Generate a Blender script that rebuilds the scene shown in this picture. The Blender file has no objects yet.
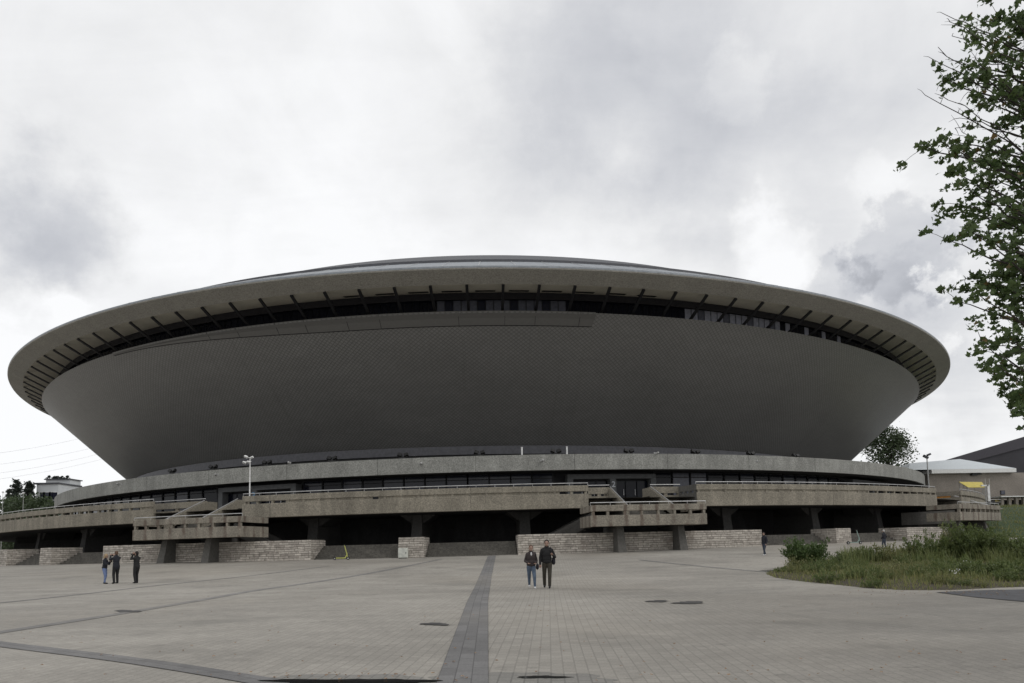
import bpy, bmesh, math, random
import numpy as np
from mathutils import Vector, Matrix, Quaternion

random.seed(7)
PI = math.pi
R_ = math.radians
SC = bpy.context.scene
COL = SC.collection
EYE = 1.6

# ------------------------------------------------------------------ camera model
F, PIT, HY, ROLL = 683.0, R_(4.0), 547.0, R_(0.9)
CYP = HY - F * math.tan(PIT)
CX, CY = 137.25 * math.sin(R_(-1.78)), 137.25 * math.cos(R_(-1.78))   # centre of the arena
TB, TT = 0.0033, 0.0121                                             # gentle tilt of bowl / terraces


def ray(px, row):
    X, Y = px - 512, CYP - row
    c, s = math.cos(ROLL), math.sin(ROLL)
    u, v = (X * c + Y * s) / F, (-X * s + Y * c) / F
    return Vector((u, math.cos(PIT) - v * math.sin(PIT), math.sin(PIT) + v * math.cos(PIT)))


def at(px, row, y):
    d = ray(px, row)
    d = d * (y / d.y)
    return Vector((d.x, d.y, d.z + EYE))


def proj(p):
    x, y, z = p[0], p[1], p[2] - EYE
    fw = y * math.cos(PIT) + z * math.sin(PIT)
    up = -y * math.sin(PIT) + z * math.cos(PIT)
    u, v = F * x / fw, F * up / fw
    c, s = math.cos(ROLL), math.sin(ROLL)
    return 512 + u * c - v * s, CYP - (u * s + v * c)


def smooth_ramp(t, a, b):
    """integral of a smooth step of slope 1 that starts at a and is full at b"""
    if t < a: return 0.0
    if t < b: return (t - a) ** 2 / (2 * (b - a))
    return (b - a) / 2 + (t - b)


def ground_z(x, y):
    s = .045
    f = s * (smooth_ramp(y, 22, 42) - smooth_ramp(y, 55, 60))
    w = min(max((y - 8) / 42.0, 0), 1)
    w = w * w * (3 - 2 * w)
    xx = max(-70, min(70, x))
    far = min(max((abs(x) - 120) / 200.0, 0), 1)
    return f + .012 * xx * w * (1 - far)


def on_ground(px, row):
    d = ray(px, row)
    lo, hi = 2.0, 140.0
    o = Vector((0, 0, EYE))
    t = lo
    while t < hi:
        p = o + d * (t / d.y)
        if p.z < ground_z(p.x, p.y): break
        t += .2
    lo, hi = t - .2, t
    for _ in range(30):
        m = (lo + hi) / 2
        p = o + d * (m / d.y)
        if p.z < ground_z(p.x, p.y): hi = m
        else: lo = m
    return Vector((p.x, p.y, ground_z(p.x, p.y)))


def rp(R, t, z, tilt=TT):
    """point on the arena: radius, angle, height above the eye"""
    x = CX + R * math.cos(t)
    return Vector((x, CY + R * math.sin(t), z + EYE + tilt * R * math.cos(t)))


def theta(px, R, z, tilt=TT):
    k = math.asin(min(1, R / 137.25)); 
    tl, tr = -PI / 2 - (PI / 2 - k) + 0, -PI / 2 + (PI / 2 - k)
    rot = R_(1.78)
    lo, hi = tl + rot, tr + rot
    for _ in range(50):
        m = (lo + hi) / 2
        if proj(rp(R, m, z, tilt))[0] < px: lo = m
        else: hi = m
    return (lo + hi) / 2


# ------------------------------------------------------------------ mesh builder
class MB:
    def __init__(s):
        s.v, s.f, s.uv, s.mi = [], [], [], []
        s.cur = 0

    def face(s, idx, uv=None):
        s.f.append(tuple(idx)); s.uv.append(uv); s.mi.append(s.cur)

    def add(s, verts, faces, uvs=None):
        b = len(s.v)
        s.v.extend([tuple(v) for v in verts])
        for i, f in enumerate(faces):
            s.face([b + k for k in f], uvs[i] if uvs else None)

    def box(s, c, size, rz=0, M=None):
        c = Vector(c); hx, hy, hz = size[0] / 2, size[1] / 2, size[2] / 2
        m = M if M else Matrix.Rotation(rz, 3, 'Z')
        vs = [c + m @ Vector((x * hx, y * hy, z * hz)) for x in (-1, 1) for y in (-1, 1) for z in (-1, 1)]
        s.add(vs, [(0, 1, 3, 2), (4, 6, 7, 5), (0, 4, 5, 1), (2, 3, 7, 6), (0, 2, 6, 4), (1, 5, 7, 3)])

    def hexa(s, bottom, top):
        s.add(list(bottom) + list(top), [(3, 2, 1, 0), (4, 5, 6, 7), (0, 1, 5, 4), (1, 2, 6, 5), (2, 3, 7, 6), (3, 0, 4, 7)])

    def bar(s, a, b, w, h=None, up=(0, 0, 1)):
        a, b = Vector(a), Vector(b); h = h or w
        d = (b - a).normalized(); u = Vector(up)
        if abs(d.dot(u)) > .98: u = Vector((0, 1, 0))
        x = d.cross(u).normalized(); y = x.cross(d).normalized()
        q = [(-1, -1), (1, -1), (1, 1), (-1, 1)]
        s.hexa([a + x * i * w / 2 + y * j * h / 2 for i, j in q], [b + x * i * w / 2 + y * j * h / 2 for i, j in q])

    def tube(s, pts, rad, n=8, cap=True):
        pts = [Vector(p) for p in pts]
        if not hasattr(rad, '__len__'): rad = [rad] * len(pts)
        b = len(s.v); ref = None
        for i, p in enumerate(pts):
            d = (pts[min(i + 1, len(pts) - 1)] - pts[max(i - 1, 0)])
            d = d.normalized() if d.length > 1e-9 else Vector((0, 0, 1))
            if ref is None: ref = Vector((1, 0, 0)) if abs(d.x) < .9 else Vector((0, 1, 0))
            x = (ref - d * ref.dot(d)).normalized(); ref = x; y = d.cross(x)
            for k in range(n):
                a = 2 * PI * k / n
                s.v.append(tuple(p + (x * math.cos(a) + y * math.sin(a)) * rad[i]))
        for i in range(len(pts) - 1):
            for k in range(n):
                s.face((b + i * n + k, b + i * n + (k + 1) % n, b + (i + 1) * n + (k + 1) % n, b + (i + 1) * n + k))
        if cap:
            s.face([b + k for k in range(n)][::-1])
            s.face([b + (len(pts) - 1) * n + k for k in range(n)])

    def ball(s, c, r, n=10, m=7, M=None):
        c = Vector(c)
        if not hasattr(r, '__len__'): r = (r, r, r)
        b = len(s.v); M = M or Matrix.Identity(3)
        for i in range(m + 1):
            ph = PI * i / m
            for k in range(n):
                a = 2 * PI * k / n
                s.v.append(tuple(c + M @ Vector((r[0] * math.sin(ph) * math.cos(a), r[1] * math.sin(ph) * math.sin(a), r[2] * math.cos(ph)))))
        for i in range(m):
            for k in range(n):
                s.face((b + i * n + k, b + (i + 1) * n + k, b + (i + 1) * n + (k + 1) % n, b + i * n + (k + 1) % n))

    def sweep(s, prof, t0, t1, n, tilt=TT, caps=True, closed=True, base=None):
        """sweep a closed (R, z) outline round the arena; z above the eye"""
        full = abs((t1 - t0) - 2 * PI) < 1e-6
        m = len(prof); b = len(s.v)
        L = [0]
        for i in range(m):
            a, c = prof[i], prof[(i + 1) % m]
            L.append(L[-1] + math.hypot(a[0] - c[0], a[1] - c[1]))
        cnt = n if full else n + 1
        Rr = max(p[0] for p in prof)
        for j in range(cnt):
            t = t0 + (t1 - t0) * j / n
            for (R, z) in prof: s.v.append(tuple(rp(R, t, z, tilt)))
        for j in range(n):
            j2 = (j + 1) % cnt
            ua, ub = (t0 + (t1 - t0) * j / n) * Rr, (t0 + (t1 - t0) * (j + 1) / n) * Rr
            for i in range(m if closed else m - 1):
                i2 = (i + 1) % m
                s.face((b + j * m + i, b + j2 * m + i, b + j2 * m + i2, b + j * m + i2), [(ua, L[i]), (ub, L[i]), (ub, L[i + 1]), (ua, L[i + 1])])
        if closed and caps and not full:
            s.face([b + i for i in range(m)][::-1], [(p[0], p[1]) for p in prof][::-1])
            e = b + n * m
            s.face([e + i for i in range(m)], [(p[0], p[1]) for p in prof])

    def sector(s, R0, R1, t0, t1, z0, z1, n=None, tilt=TT):
        n = n or max(1, int(abs(t1 - t0) * R1 / 1.5))
        s.sweep([(R1, z0), (R1, z1), (R0, z1), (R0, z0)], t0, t1, n, tilt)

    def build(s, name, mats, parent=None, smooth=False, fix=True, bevel=0, loc=None):
        me = bpy.data.meshes.new(name)
        me.from_pydata(s.v, [], s.f)
        if any(s.uv):
            ul = me.uv_layers.new(name='UVMap')
            k = 0
            data = []
            for f, uv in zip(s.f, s.uv):
                for i in range(len(f)): data.extend(uv[i] if uv else (s.v[f[i]][0], s.v[f[i]][2]))
            ul.data.foreach_set('uv', data)
        if not isinstance(mats, (list, tuple)): mats = [mats]
        for m in mats: me.materials.append(m)
        if len(mats) > 1: me.polygons.foreach_set('material_index', s.mi)
        if fix:
            bm = bmesh.new(); bm.from_mesh(me)
            bmesh.ops.recalc_face_normals(bm, faces=bm.faces[:])
            bm.to_mesh(me); bm.free()
        if smooth: me.polygons.foreach_set('use_smooth', [True] * len(me.polygons))
        me.update()
        o = bpy.data.objects.new(name, me)
        COL.objects.link(o)
        if parent is not None:
            o.parent = parent
            if loc is None: o.location = -abs_loc(parent)
            else: o.location = loc
        elif loc is not None: o.location = loc
        if bevel:
            bv = o.modifiers.new('edge', 'BEVEL'); bv.width = bevel; bv.segments = 2; bv.limit_method = 'ANGLE'
        return o


def abs_loc(o):
    l = Vector((0, 0, 0))
    while o is not None:
        l += Vector(o.location); o = o.parent
    return l


def tag(o, label=None, cat=None, group=None, kind=None):
    if label: o['label'] = label
    if cat: o['category'] = cat
    if group: o['group'] = group
    if kind: o['kind'] = kind
    return o


def empty(name, loc, label, cat, group=None, rz=0):
    o = bpy.data.objects.new(name, None)
    COL.objects.link(o); o.location = loc; o.rotation_euler = (0, 0, rz); o.empty_display_size = .3
    return tag(o, label, cat, group)


def copy_tree(o, parent=None):
    c = o.copy(); COL.objects.link(c)
    if parent is not None: c.parent = parent
    for ch in o.children: copy_tree(ch, c)
    return c


# ------------------------------------------------------------------ materials
def new_mat(name):
    m = bpy.data.materials.new(name); m.use_nodes = True
    nt = m.node_tree
    b = nt.nodes['Principled BSDF']
    return m, nt, b


class NB:
    def __init__(s, nt): s.nt = nt

    def n(s, t, **kw):
        nd = s.nt.nodes.new(t)
        for k, v in kw.items(): setattr(nd, k, v)
        return nd

    def set(s, sock, v):
        if isinstance(v, bpy.types.NodeSocket): s.nt.links.new(v, sock)
        elif v is not None: sock.default_value = v

    def math(s, op, a, b=None, c=None, clamp=False):
        nd = s.n('ShaderNodeMath', operation=op, use_clamp=clamp)
        s.set(nd.inputs[0], a); s.set(nd.inputs[1], b)
        if c is not None: s.set(nd.inputs[2], c)
        return nd.outputs[0]

    def vmath(s, op, a, b=None, scale=None):
        nd = s.n('ShaderNodeVectorMath', operation=op)
        s.set(nd.inputs[0], a); s.set(nd.inputs[1], b)
        if scale is not None: s.set(nd.inputs['Scale'], scale)
        return nd.outputs['Value'] if op in ('LENGTH', 'DISTANCE', 'DOT_PRODUCT') else nd.outputs[0]

    def noise(s, vec, scale, detail=4, rough=.55, dist=0):
        nd = s.n('ShaderNodeTexNoise')
        s.set(nd.inputs['Vector'], vec)
        nd.inputs['Scale'].default_value = scale; nd.inputs['Detail'].default_value = detail
        nd.inputs['Roughness'].default_value = rough; nd.inputs['Distortion'].default_value = dist
        return nd.outputs['Fac']

    def maprange(s, v, a, b, c, d, smooth=True):
        nd = s.n('ShaderNodeMapRange')
        nd.interpolation_type = 'SMOOTHSTEP' if smooth else 'LINEAR'
        s.set(nd.inputs[0], v)
        for i, q in enumerate((a, b, c, d)): s.set(nd.inputs[i + 1], q)
        return nd.outputs[0]

    def mix(s, f, a, b, mode='MIX'):
        nd = s.n('ShaderNodeMix', data_type='RGBA', blend_type=mode)
        s.set(nd.inputs[0], f)
        for sock, v in ((nd.inputs[6], a), (nd.inputs[7], b)):
            if isinstance(v, (tuple, list)) and len(v) == 3: v = (*v, 1)
            s.set(sock, v)
        return nd.outputs[2]

    def scale_col(s, col, f):
        return s.mix(1.0, col, s.rgb(f), 'MULTIPLY')

    def rgb(s, f):
        nd = s.n('ShaderNodeCombineColor')
        for i in range(3): s.set(nd.inputs[i], f)
        return nd.outputs[0]

    def mapping(s, vec, scale=(1, 1, 1), loc=(0, 0, 0), rot=(0, 0, 0)):
        nd = s.n('ShaderNodeMapping')
        s.set(nd.inputs[0], vec)
        nd.inputs['Scale'].default_value = scale; nd.inputs['Location'].default_value = loc; nd.inputs['Rotation'].default_value = rot
        return nd.outputs[0]

    def bump(s, h, strength, dist, b):
        nd = s.n('ShaderNodeBump')
        nd.inputs['Strength'].default_value = strength; nd.inputs['Distance'].default_value = dist
        s.set(nd.inputs['Height'], h); s.nt.links.new(nd.outputs[0], b.inputs['Normal'])


def plain(name, col, rough=.7, metal=0, ior=None, var=.15, vscale=3):
    m, nt, b = new_mat(name); g = NB(nt)
    tc = g.n('ShaderNodeTexCoord').outputs['Object']
    f = g.maprange(g.noise(tc, vscale, 5), .3, .7, 1 - var, 1 + var)
    c = g.scale_col((*col, 1), f)
    nt.links.new(c, b.inputs['Base Color'])
    b.inputs['Roughness'].default_value = rough; b.inputs['Metallic'].default_value = metal
    if ior: b.inputs['IOR'].default_value = ior
    return m


def concrete(name, col, speck=.35, stain=0.0, stain_col=(.09, .06, .045), seam=0.0, big=.12, sp_scale=5.0, streak=.18):
    m, nt, b = new_mat(name); g = NB(nt)
    tcn = g.n('ShaderNodeTexCoord'); tc, uv = tcn.outputs['Object'], tcn.outputs['UV']
    c = g.scale_col((*col, 1), g.maprange(g.noise(tc, .35, 5, .6), .3, .7, 1 - big, 1 + big))
    a = g.noise(tc, sp_scale, 3, .75)
    c = g.scale_col(c, g.maprange(a, .32, .68, 1 - speck, 1 + speck))
    c = g.scale_col(c, g.maprange(g.noise(tc, 17, 2, .8), .35, .65, 1 - speck * .6, 1 + speck * .6))
    # rain streaks: noise that is long down the face
    st = g.noise(g.mapping(uv, (1.0, .22, 1)), 1.0, 6, .6)
    c = g.scale_col(c, g.maprange(st, .42, .62, 1 - streak, 1 + streak * .3))
    if stain:
        sx = g.n('ShaderNodeSeparateXYZ'); nt.links.new(uv, sx.inputs[0])
        u = g.math('ADD', sx.outputs[0], g.math('MULTIPLY', g.noise(tc, 1.5, 3), .35))
        w = g.math('ABSOLUTE', g.math('SUBTRACT', g.math('FRACT', g.math('MULTIPLY', u, 1 / 1.25)), .5))
        k = g.math('MULTIPLY', g.maprange(w, .05, .20, 1, 0), g.maprange(g.noise(tc, .8, 4), .35, .6, .2, 1))
        c = g.mix(g.math('MULTIPLY', k, stain), c, stain_col)
    if seam:
        sx = g.n('ShaderNodeSeparateXYZ'); nt.links.new(uv, sx.inputs[0])
        w = g.math('ABSOLUTE', g.math('SUBTRACT', g.math('FRACT', g.math('MULTIPLY', sx.outputs[0], 1 / seam)), .5))
        c = g.scale_col(c, g.maprange(w, .0, .05 / seam, .45, 1))
    nt.links.new(c, b.inputs['Base Color'])
    b.inputs['Roughness'].default_value = .9
    g.bump(g.math('ADD', a, g.noise(tc, 22, 2, .7)), .6, .03, b)
    return m


def shingles(name, col):
    """diamond-laid fibre-cement tiles"""
    m, nt, b = new_mat(name); g = NB(nt)
    tcn = g.n('ShaderNodeTexCoord'); uv = tcn.outputs['UV']; tc = tcn.outputs['Object']
    sx = g.n('ShaderNodeSeparateXYZ'); nt.links.new(uv, sx.inputs[0])
    u, v = g.math('MULTIPLY', sx.outputs[0], 1 / .50), g.math('MULTIPLY', sx.outputs[1], 1 / .42)
    p, q = g.math('ADD', u, v), g.math('SUBTRACT', u, v)
    fp, fq = g.math('FRACT', p), g.math('FRACT', q)
    cell = g.n('ShaderNodeCombineXYZ'); nt.links.new(g.math('FLOOR', p), cell.inputs[0]); nt.links.new(g.math('FLOOR', q), cell.inputs[1])
    wn = g.n('ShaderNodeTexWhiteNoise'); wn.noise_dimensions = '2D'; nt.links.new(cell.outputs[0], wn.inputs['Vector'])
    ep = g.math('MINIMUM', fp, g.math('SUBTRACT', 1, fp)); eq = g.math('MINIMUM', fq, g.math('SUBTRACT', 1, fq))
    edge = g.math('MINIMUM', ep, eq)
    c = g.scale_col((*col, 1), g.maprange(edge, .02, .17, .56, 1.12))
    c = g.scale_col(c, g.maprange(wn.outputs[0], 0, 1, .94, 1.06, False))
    c = g.scale_col(c, g.maprange(g.noise(g.mapping(uv, (.12, .5, 1)), 1, 5, .6), .3, .7, .95, 1.05))
    c = g.scale_col(c, g.maprange(g.noise(uv, .10, 3, .5), .3, .7, .96, 1.04))
    rs = g.noise(g.mapping(uv, (1.4, .05, 1)), 1, 5, .65)
    c = g.scale_col(c, g.maprange(rs, .55, .72, 1, .90))
    nt.links.new(c, b.inputs['Base Color']); b.inputs['Roughness'].default_value = .42; b.inputs['IOR'].default_value = 1.85
    g.bump(g.maprange(edge, 0, .1, 0, 1), .35, .03, b)
    return m


def stone_blocks(name, col):
    m, nt, b = new_mat(name); g = NB(nt)
    tcn = g.n('ShaderNodeTexCoord'); uv = tcn.outputs['UV']; tc = tcn.outputs['Object']
    wob = g.n('ShaderNodeTexNoise'); wob.inputs['Scale'].default_value = 1.3
    nt.links.new(tc, wob.inputs['Vector'])
    v = g.vmath('ADD', uv, g.vmath('SCALE', g.vmath('SUBTRACT', wob.outputs['Color'], (.5, .5, .5)), scale=.10))
    br = g.n('ShaderNodeTexBrick'); br.offset = .43; br.squash = .7; br.squash_frequency = 3
    nt.links.new(v, br.inputs['Vector'])
    br.inputs['Color1'].default_value = (.74, .72, .70, 1); br.inputs['Color2'].default_value = (1.25, 1.24, 1.22, 1)
    br.inputs['Mortar'].default_value = (.50, .48, .46, 1)
    br.inputs['Scale'].default_value = 1; br.inputs['Mortar Size'].default_value = .022; br.inputs['Mortar Smooth'].default_value = .3
    br.inputs['Brick Width'].default_value = .85; br.inputs['Row Height'].default_value = .18
    c = g.mix(1.0, (*col, 1), br.outputs['Color'], 'MULTIPLY')
    c = g.scale_col(c, g.maprange(g.noise(tc, 3.5, 5, .7), .3, .7, .72, 1.22))
    c = g.mix(g.maprange(g.noise(tc, .9, 4), .55, .72, 0, .5), c, (.20, .165, .135))
    nt.links.new(c, b.inputs['Base Color']); b.inputs['Roughness'].default_value = .9
    g.bump(g.math('ADD', g.math('SUBTRACT', 1, br.outputs['Fac']), g.math('MULTIPLY', g.noise(tc, 9, 4), .6)), .9, .05, b)
    return m


def paving(name, col, bw, bh, rot=0, mort=.012, var=.12, mcol=.55, stain=True, off=.5, uvs=False):
    m, nt, b = new_mat(name); g = NB(nt)
    tcn = g.n('ShaderNodeTexCoord'); tc = tcn.outputs['Object']
    br = g.n('ShaderNodeTexBrick'); br.offset = off
    nt.links.new(tcn.outputs['UV'] if uvs else g.mapping(tc, rot=(0, 0, rot)), br.inputs['Vector'])
    br.inputs['Color1'].default_value = (1 - var, 1 - var, 1 - var, 1); br.inputs['Color2'].default_value = (1 + var, 1 + var, 1 + var, 1)
    br.inputs['Mortar'].default_value = (mcol, mcol, mcol, 1)
    br.inputs['Scale'].default_value = 1; br.inputs['Mortar Size'].default_value = mort; br.inputs['Mortar Smooth'].default_value = .2
    br.inputs['Brick Width'].default_value = bw; br.inputs['Row Height'].default_value = bh
    c = g.mix(1.0, (*col, 1), br.outputs['Color'], 'MULTIPLY')
    if stain:
        n1 = g.noise(tc, .09, 6, .62, .3)
        c = g.scale_col(c, g.maprange(n1, .3, .7, .80, 1.14))
        n2 = g.noise(g.mapping(tc, (.35, 1.1, 1)), .7, 6, .65)
        c = g.scale_col(c, g.maprange(n2, .33, .67, .91, 1.06))
        n5 = g.noise(g.mapping(tc, (.5, 1.6, 1), rot=(0, 0, .2)), 1.1, 6, .7)
        c = g.scale_col(c, g.maprange(n5, .60, .72, 1, .72))
        n3 = g.noise(tc, 1.7, 5, .7)
        c = g.scale_col(c, g.maprange(n3, .57, .72, 1, .74))
        # scattered damp patches, then one broad darker area near the camera
        n4 = g.noise(tc, .23, 5, .6)
        c = g.mix(g.maprange(n4, .52, .7, 0, .42), c, (.115, .112, .10))
        dp = g.math('ADD', g.vmath('DISTANCE', g.mapping(tc, (.75, 1, 0)), (6.5, 11.0, 0)), g.math('MULTIPLY', g.math('SUBTRACT', g.noise(tc, .35, 5, .6), .5), 9))
        c = g.scale_col(c, g.maprange(dp, 2, 11, .74, 1))
        c = g.mix(g.maprange(g.noise(tc, .055, 4, .6), .45, .65, 0, .30), c, (.29, .255, .205))
    c = g.scale_col(c, g.maprange(g.noise(tc, 30, 3, .7), .3, .7, .88, 1.12))
    nt.links.new(c, b.inputs['Base Color'])
    b.inputs['Roughness'].default_value = .85
    g.bump(g.math('ADD', g.math('SUBTRACT', 1, br.outputs['Fac']), g.math('MULTIPLY', g.noise(tc, 14, 3), .5)), .5, .01, b)
    return m


def leafy(name, col, col2, trans=.35, scale=1.2, rough=.6):
    m, nt, b = new_mat(name); g = NB(nt)
    tc = g.n('ShaderNodeTexCoord').outputs['Object']
    geo = g.n('ShaderNodeNewGeometry')
    f = g.math('ADD', g.math('MULTIPLY', geo.outputs['Random Per Island'], .6), g.math('MULTIPLY', g.noise(tc, scale, 3), .5), clamp=True)
    c = g.mix(f, col, col2)
    nt.links.new(c, b.inputs['Base Color']); b.inputs['Roughness'].default_value = rough
    tr = g.n('ShaderNodeBsdfTranslucent'); nt.links.new(c, tr.inputs['Color'])
    mx = g.n('ShaderNodeMixShader'); mx.inputs[0].default_value = trans
    nt.links.new(b.outputs[0], mx.inputs[1]); nt.links.new(tr.outputs[0], mx.inputs[2])
    nt.links.new(mx.outputs[0], nt.nodes['Material Output'].inputs['Surface'])
    return m


M = {}
M['band'] = concrete('pale_aggregate', (.285, .285, .262), .27, 0, seam=9.3, sp_scale=8, streak=.13)
M['terrace'] = concrete('brown_aggregate', (.245, .222, .178), .27, 0, seam=17.0, sp_scale=9, streak=.18)
M['landing'] = concrete('stained_aggregate', (.245, .222, .182), .25, .75, sp_scale=9)
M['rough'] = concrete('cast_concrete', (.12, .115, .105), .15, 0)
M['pier'] = concrete('shaded_pier_concrete', (.080, .078, .075), .15, 0)  # darker concrete copy: shade under the terraces painted into the piers
M['low'] = concrete('shaded_flight_concrete', (.06, .057, .052), .15, 0)  # lower flights lie deep; their shade is put into the base colour
M['dark_conc'] = concrete('shaded_concrete', (.042, .041, .042), .15, 0)  # shade of undersides and undercroft put into the base colour
M['steps'] = concrete('worn_steps', (.105, .098, .085), .25, 0)
M['shingle'] = shingles('grey_shingles', (.186, .185, .179))
M['soffit_out'] = concrete('soffit_outer', (.35, .338, .305), .22, 0, big=.05, sp_scale=7, streak=.03)
M['soffit_in'] = concrete('soffit_inner', (.66, .63, .54), .05, 0, big=.05, streak=.02)
M['fascia'] = plain('roof_sheet', (.235, .255, .275), .5, .2)
M['dark_roof'] = plain('dark_roofing', (.045, .047, .055), .6)
M['bitumen'] = plain('bitumen_roof', (.03, .03, .03), .9)
M['collar'] = plain('collar_sheet', (.085, .085, .095), .6)
M['black_steel'] = plain('black_steel', (.012, .012, .014), .5)
M['ledge'] = plain('ledge_sheet', (.130, .128, .122), .42, ior=1.8, var=.05)
M['rail'] = plain('galvanised_rail', (.50, .50, .50), .4, .5)
M['glass'] = plain('dark_glass', (.006, .007, .012), .12, 0, 1.28)
M['glass_blue'] = plain('blue_glass', (.018, .02, .032), .10, 0, 1.36)
M['glass_pale'] = plain('pale_lit_glass', (.24, .25, .30), .3, 0, 1.4)  # brightness of the lit upper panes painted into the glass colour
M['glass_mid'] = plain('half_lit_glass', (.09, .095, .12), .2, 0, 1.4)  # weaker pane light, also painted as base colour
M['frame'] = plain('window_frame', (.010, .010, .015), .6)
M['portal'] = plain('portal_concrete', (.085, .088, .09), .8)
M['white'] = plain('white_paint', (.75, .75, .74), .45)
M['grey_paint'] = plain('grey_paint', (.40, .40, .39), .5)
M['black'] = plain('black_plastic', (.015, .015, .015), .5)
M['stone'] = stone_blocks('coursed_stone', (.43, .40, .36))
M['plaza'] = paving('plaza_blocks', (.325, .304, .268), .24, .16, R_(93), .010, .07, .80, off=.5)
M['dark_paving'] = paving('dark_slabs', (.172, .168, .165), .5, .207, 0, .008, .13, .62, uvs=True)
M['faint_paving'] = paving('faint_slabs', (.215, .208, .198), .3, .21, 0, .008, .16, .75, uvs=True)
M['asphalt'] = plain('asphalt', (.055, .055, .06), .75, var=.25, vscale=2)
M['soil'] = plain('soil', (.06, .05, .03), .95, var=.3)
M['lawn'] = plain('lawn_ground', (.035, .06, .018), .95, var=.35)


# ------------------------------------------------------------------ world, sun, camera
def make_world():
    w = bpy.data.worlds.new('World'); SC.world = w; w.use_nodes = True
    nt = w.node_tree; nt.nodes.clear(); g = NB(nt)
    out = g.n('ShaderNodeOutputWorld')
    sky = g.n('ShaderNodeTexSky', sky_type='NISHITA'); sky.sun_disc = False
    sky.sun_elevation = SUN_EL; sky.sun_rotation = SUN_ROT
    bg1 = g.n('ShaderNodeBackground'); bg1.inputs[1].default_value = .08
    nt.links.new(sky.outputs[0], bg1.inputs[0])
    d = g.n('ShaderNodeTexCoord').outputs['Generated']
    sx = g.n('ShaderNodeSeparateXYZ'); nt.links.new(d, sx.inputs[0])
    den = g.math('ADD', g.math('MAXIMUM', sx.outputs[2], 0.0), .16)
    cb = g.n('ShaderNodeCombineXYZ')
    nt.links.new(g.math('DIVIDE', sx.outputs[0], den), cb.inputs[0])
    nt.links.new(g.math('DIVIDE', sx.outputs[1], den), cb.inputs[1])
    P = cb.outputs[0]
    n_big = g.noise(P, .75, 7, .52, .35)
    n_mid = g.noise(P, 2.3, 7, .55, .25)
    n_soft = g.noise(g.mapping(P, (.6, 1.2, 1), (3, 1, 5)), 1.1, 4, .5, .2)
    # brightness of the cloud layer
    n_wisp = g.noise(g.mapping(P, (.8, 2.4, 1), (7, 2, 3), (0, 0, .3)), 2.4, 8, .6, .5)
    n_puff = g.noise(d, 6.5, 8, .58, .4)
    v = g.math('ADD', .945, g.math('MULTIPLY', g.math('SUBTRACT', n_big, .5), .36))
    v = g.math('ADD', v, g.math('MULTIPLY', g.math('SUBTRACT', n_mid, .5), .27))
    v = g.math('ADD', v, g.math('MULTIPLY', g.math('SUBTRACT', n_soft, .5), .18))
    v = g.math('ADD', v, g.math('MULTIPLY', g.math('SUBTRACT', n_wisp, .5), .14))
    v = g.math('ADD', v, g.math('MULTIPLY', g.math('SUBTRACT', n_puff, .5), .26))
    # clumps of thicker and thinner cloud standing over the arena
    wob = g.n('ShaderNodeTexNoise'); wob.inputs['Scale'].default_value = 7; wob.inputs['Detail'].default_value = 6
    wob.inputs['Roughness'].default_value = .6
    nt.links.new(d, wob.inputs['Vector'])
    dd = g.vmath('ADD', d, g.vmath('SCALE', g.vmath('SUBTRACT', wob.outputs['Color'], (.5, .5, .5)), scale=.22))
    wob2 = g.n('ShaderNodeTexNoise'); wob2.inputs['Scale'].default_value = 16; wob2.inputs['Detail'].default_value = 8
    wob2.inputs['Roughness'].default_value = .62
    nt.links.new(d, wob2.inputs['Vector'])
    dc = g.vmath('ADD', d, g.vmath('SCALE', g.vmath('SUBTRACT', wob2.outputs['Color'], (.5, .5, .5)), scale=.13))
    for (px, row, r0, r1, amt, *crisp) in CLOUDS:
        c = ray(px, row).normalized()
        f = g.maprange(g.vmath('DISTANCE', dc if crisp else dd, tuple(c)), r0, r1, amt, 0)
        v = g.math('ADD', v, f)
    v = g.math('MINIMUM', g.math('MAXIMUM', v, .42), 1.06)
    tint = g.mix(g.maprange(v, .5, .95, 0, 1), (.93, .958, 1.035), (.985, .990, 1.0))
    c = g.scale_col(tint, v)
    bg2 = g.n('ShaderNodeBackground'); nt.links.new(c, bg2.inputs[0]); bg2.inputs[1].default_value = SKY_GAIN
    mx = g.n('ShaderNodeMixShader'); mx.inputs[0].default_value = .95
    nt.links.new(bg1.outputs[0], mx.inputs[1]); nt.links.new(bg2.outputs[0], mx.inputs[2])
    nt.links.new(mx.outputs[0], out.inputs['Surface'])


SKY_GAIN = .97
CLOUDS = [
    (45, 222, .01, .10, -.22), (55, 230, .03, .085, -.08, 1), (-40, 260, .02, .12, -.06), (620, 95, .04, .26, -.22), (570, 75, .06, .12, -.05, 1), (760, 190, .03, .20, -.09), (830, 60, .04, .24, -.08),
    (900, 255, .048, .068, -.17, 1), (840, 285, .03, .045, -.14, 1), (880, 295, .03, .06, -.10, 1), (925, 320, .02, .08, -.10), (925, 335, .04, .07, -.06, 1), (990, 120, .05, .20, -.06), (955, 395, .01, .07, -.10),
    (60, 295, .01, .06, .15), (60, 420, .03, .22, .25), (300, 120, .05, .3, .06), (765, 262, .03, .08, .18), (935, 283, .012, .024, .22, 1), (948, 345, .012, .028, .16, 1), (955, 300, .006, .02, .12, 1),
    (930, 430, .01, .05, .08), (20, 30, .05, .2, .03), (620, 240, .02, .14, .10), (300, 270, .04, .2, .06), (735, 80, .015, .05, .08, 1), (880, 180, .015, .045, .07, 1)]
sun_dir = Vector((.75, -.45, .80)).normalized()
SUN_EL = math.asin(sun_dir.z); SUN_ROT = math.atan2(sun_dir.x, sun_dir.y)
make_world()
sl = bpy.data.lights.new('sun_lamp', 'SUN'); sl.energy = .55; sl.angle = R_(25); sl.color = (1, .97, .93)
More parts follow.
